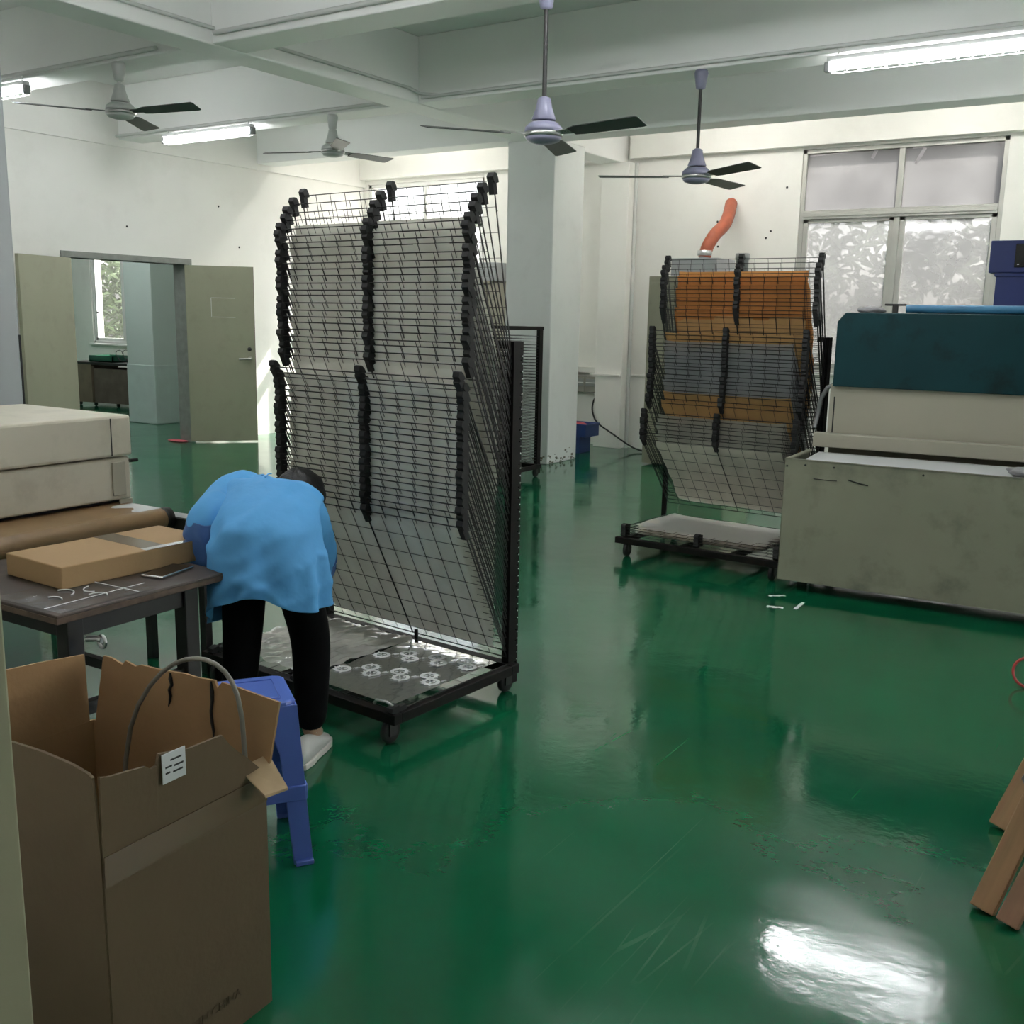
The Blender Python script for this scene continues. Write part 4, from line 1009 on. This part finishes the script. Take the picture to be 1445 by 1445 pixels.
# bins with red bits by the column
b1 = pick_bin((-5.96, 10.40, 0), 0, .17, .13, .19, M['bin_blue2'], 'lower royal blue bin on the floor behind the column')
b2 = pick_bin((-5.90, 10.38, .195), 0, .21, .16, .15, M['bin_blue2'], 'upper royal blue bin holding red cloths behind the column')
o = rag('red_cloth', (-5.90, 10.38, .203), .17, .12, .085, M['pink'], 'pinkish red cloths lying in the upper blue bin', 'cloth', 5)
# meter boxes and cable on the back wall
for k, x in enumerate((-6.30, -6.105)):
    t = thing('switch_box', ('grey wall box left of the pair under the ledge', 'grey wall box right of the pair, above the black cable')[k], 'switch box', (x, YB-.035, .64))
    obj('case', B(-.095, .095, -.05, .035, 0, .19), M['meter'], t, .006)
    obj('cover', B(-.08, .08, -.056, -.05, .075, .165), M['grey'], t, .004)
    obj('slot', B(-.08, .08, -.058, -.055, .115, .125), M['frame_white'], t)
pts = [Vector(p) for p in ((-6.03, YB-.06, .64), (-6.02, YB-.22, .52), (-6.0, YB-.225, .38), (-5.92, YB-.24, .28), (-5.72, YB-.25, .19), (-5.5, YB-.27, .07), (-5.3, YB-.32, .012), (-5.0, YB-.40, .012))]
fine = [pts[i].lerp(pts[i+1], j/6) for i in range(len(pts)-1) for j in range(6)]+[pts[-1]]
sm_ = [sum((fine[min(max(i+d, 0), len(fine)-1)] for d in range(-3, 4)), Vector())/7 for i in range(len(fine))]
o = obj('power_cable', MB().tube(sm_, .010, 8), M['dark']); tag(o, 'black cable sagging from the wall boxes to the floor', 'cable')

# shelf unit glimpsed past the front rack's post
SU = thing('shelf_unit', 'cream shelf unit with a grey top box seen between the front rack and the column', 'shelf', (-7.55, 10.45, 0))
obj('side_panel', B(.30, .33, 0, .5, 0, 1.95), M['cream_clean'], SU); obj('side_panel', B(-.03, 0, 0, .5, 0, 1.95), M['cream_clean'], SU)
for z in (.3, .9, 1.45, 1.93): obj('shelf', B(0, .3, 0, .5, z, z+.025), M['cream_clean'], SU)
o = obj('storage_box', B(-.2, .2, -.2, .2, 0, .22), M['grey_box'], loc=(-7.35, 10.70, 1.956), bevel=.01); tag(o, 'grey box on top of the cream shelf unit', 'box')
for k, (z, m_, lab) in enumerate(((1.475, M['paper_orange'], 'orange box on the upper shelf of the cream unit'), (.925, M['red'], 'red box on the middle shelf of the cream unit'))):
    o = obj('carton', B(-.12, .12, -.15, .15, 0, .2), m_, loc=(-7.39, 10.66, z), bevel=.006); tag(o, lab, 'box')
o = rag('floor_cloth', (-10.02, 8.02, 0), .15, .06, .012, M['pink'], 'red and white cloth on the floor at the foot of the open door', 'cloth', 11)

# ------------------------------------------------------------------ cart in the next room
CT = thing('utility_cart', 'brown boarded cart under the window in the next room', 'cart', (-14.55, 10.1, 0), radians(6))
obj('cart_top', B(-.62, .95, 0, .6, .66, .70), M['dark'], CT, .004)
obj('side_board', B(-.52, -.08, .0, .55, .06, .66), M['wood'] if False else M['cart'], CT)
obj('side_board', B(-.06, .92, .03, .55, .06, .60), mat('cart_dark_board', (.10, .08, .06), .7, var=.2), CT)
for x in (-.45, -.1, .4, .85): caster(CT, x, .08, .03)
o = obj('green_tray', MB().box(-.30, .30, -.2, .2, 0, .02).box(-.30, .30, -.2, -.18, 0, .10).box(-.30, .30, .18, .2, 0, .10).box(-.3, -.28, -.2, .2, 0, .1).box(.28, .3, -.2, .2, 0, .1), M['cart_green'], loc=(-14.55, 10.42, .70)); tag(o, 'green tray standing on the cart in the next room', 'tray')
o = obj('wire_coil', MB().tube([(.12*cos(a)*(1+.2*sin(3*a)), .02*a-.1, .10+.09*sin(a)) for a in [k*.5 for k in range(30)]], .006, 6), M['dark'], loc=(-14.15, 10.35, .71)); tag(o, 'tangle of dark wire on the cart beside the green tray', 'wire')
tb = thing('tool_block', 'small black device at the right end of the cart', 'device', (-13.75, 10.45, .70)); obj('case', B(-.12, .12, -.1, .1, 0, .30), M['dark'], tb, .01); obj('top_knob', MB().lathe([(.03, .3), (.035, .36), (.02, .38)], n=16), M['grey'], tb)

# ------------------------------------------------------------------ wooden boards at the right edge, leaning on a metal cabinet
CB = thing('steel_cabinet', 'grey steel cabinet just outside the right edge with boards leaning on it', 'cabinet', (.0, 3.35, 0), 0)
obj('cabinet_body', B(0, .8, 0, .5, .03, .86), M['grey_box'], CB, .008)
obj('cabinet_door', B(.02, .78, -.012, 0, .07, .82), M['grey_box'], CB, .004)
obj('handle', MB().tube([(.10, -.012, .5), (.10, -.035, .5), (.10, -.035, .38), (.10, -.012, .38)], .006, 8), M['steel'], CB)
def plank(bot, top, w, th, m, label, side=Vector((1, -.1, 0))):
    b, t_ = Vector(bot), Vector(top); ax = (t_-b).normalized(); sd = (side-ax*side.dot(ax)).normalized(); nn = ax.cross(sd).normalized()
    L_ = (t_-b).length
    mtx = Matrix(((sd.x, nn.x, ax.x, b.x), (sd.y, nn.y, ax.y, b.y), (sd.z, nn.z, ax.z, b.z), (0, 0, 0, 1)))
    o = obj('wooden_board', B(-w/2, w/2, -th/2, th/2, 0, L_), m, bevel=.003); o.matrix_world = mtx
    return tag(o, label, 'board', 'boards leaning at the right edge')
plank((-.298, 2.80, .008), (-.02, 3.30, .95), .062, .035, M['wood'], 'pale pine board nearest the camera at the right edge')
plank((-.232, 2.765, .008), (.06, 3.28, .92), .055, .035, M['wood_b'], 'pinkish board right beside the nearest pine board')
plank((-.335, 3.33, .008), (-.06, 3.72, .80), .06, .03, M['wood'], 'pine board farthest back at the right edge, under the grey sheet')
o = obj('metal_sheet', MB().hexa([Vector(p) for p in ((-.285, 3.29, .20), (-.262, 3.29, .16), (-.15, 3.35, .40), (-.17, 3.35, .46), (-.285, 3.305, .20), (-.262, 3.305, .16), (-.15, 3.365, .40), (-.17, 3.365, .46))]), M['plank_metal']); tag(o, 'grey folded sheet leaning against the boards at the right edge', 'sheet')
o = obj('red_ring', MB().tube([(.068*cos(a), .02*sin(a), .068+.062*sin(a)) for a in [2*pi*k/24 for k in range(25)]], .0065, 8, cap=False), M['red'], loc=(-.43, 4.80, 0)); tag(o, 'red plastic ring at the right edge above the boards', 'ring')
for k in range(0): pass

# ------------------------------------------------------------------ light
w = bpy.data.worlds.new('sky'); S.world = w; w.use_nodes = True
nt = w.node_tree; N = nt.nodes; L = nt.links
for n in list(N): N.remove(n)
out = N.new('ShaderNodeOutputWorld'); bg = N.new('ShaderNodeBackground'); sky = N.new('ShaderNodeTexSky')
sky.sky_type = 'NISHITA'; sky.sun_disc = False; sky.sun_elevation = radians(44); sky.sun_rotation = radians(31); sky.air_density = 1.0; sky.dust_density = 4.0
hsv = N.new('ShaderNodeHueSaturation'); hsv.inputs['Saturation'].default_value = .35
L.new(sky.outputs[0], hsv.inputs['Color']); L.new(hsv.outputs[0], bg.inputs['Color']); bg.inputs['Strength'].default_value = .35
L.new(bg.outputs[0], out.inputs['Surface'])
sl = bpy.data.lights.new('sun', 'SUN'); so = bpy.data.objects.new('sun', sl); COL.objects.link(so)
sl.energy = 5.0; sl.angle = radians(.6); sl.color = (1, .94, .84)
d = Vector((-.6, -1, -1.08)); so.rotation_euler = d.to_track_quat('-Z', 'Y').to_euler(); so.location = (0, 20, 20)

S.view_settings.view_transform = 'Standard'; S.view_settings.look = 'None'; S.view_settings.gamma = 1.0
S.view_settings.exposure = 1.7; S.view_settings.use_curve_mapping = False
S.cycles.max_bounces = 10; S.cycles.diffuse_bounces = 6; S.cycles.transparent_max_bounces = 24
S.cycles.use_denoising = True
try: S.cycles.denoiser = 'OPENIMAGEDENOISE'
except Exception: pass
S.cycles.sample_clamp_indirect = 8.0
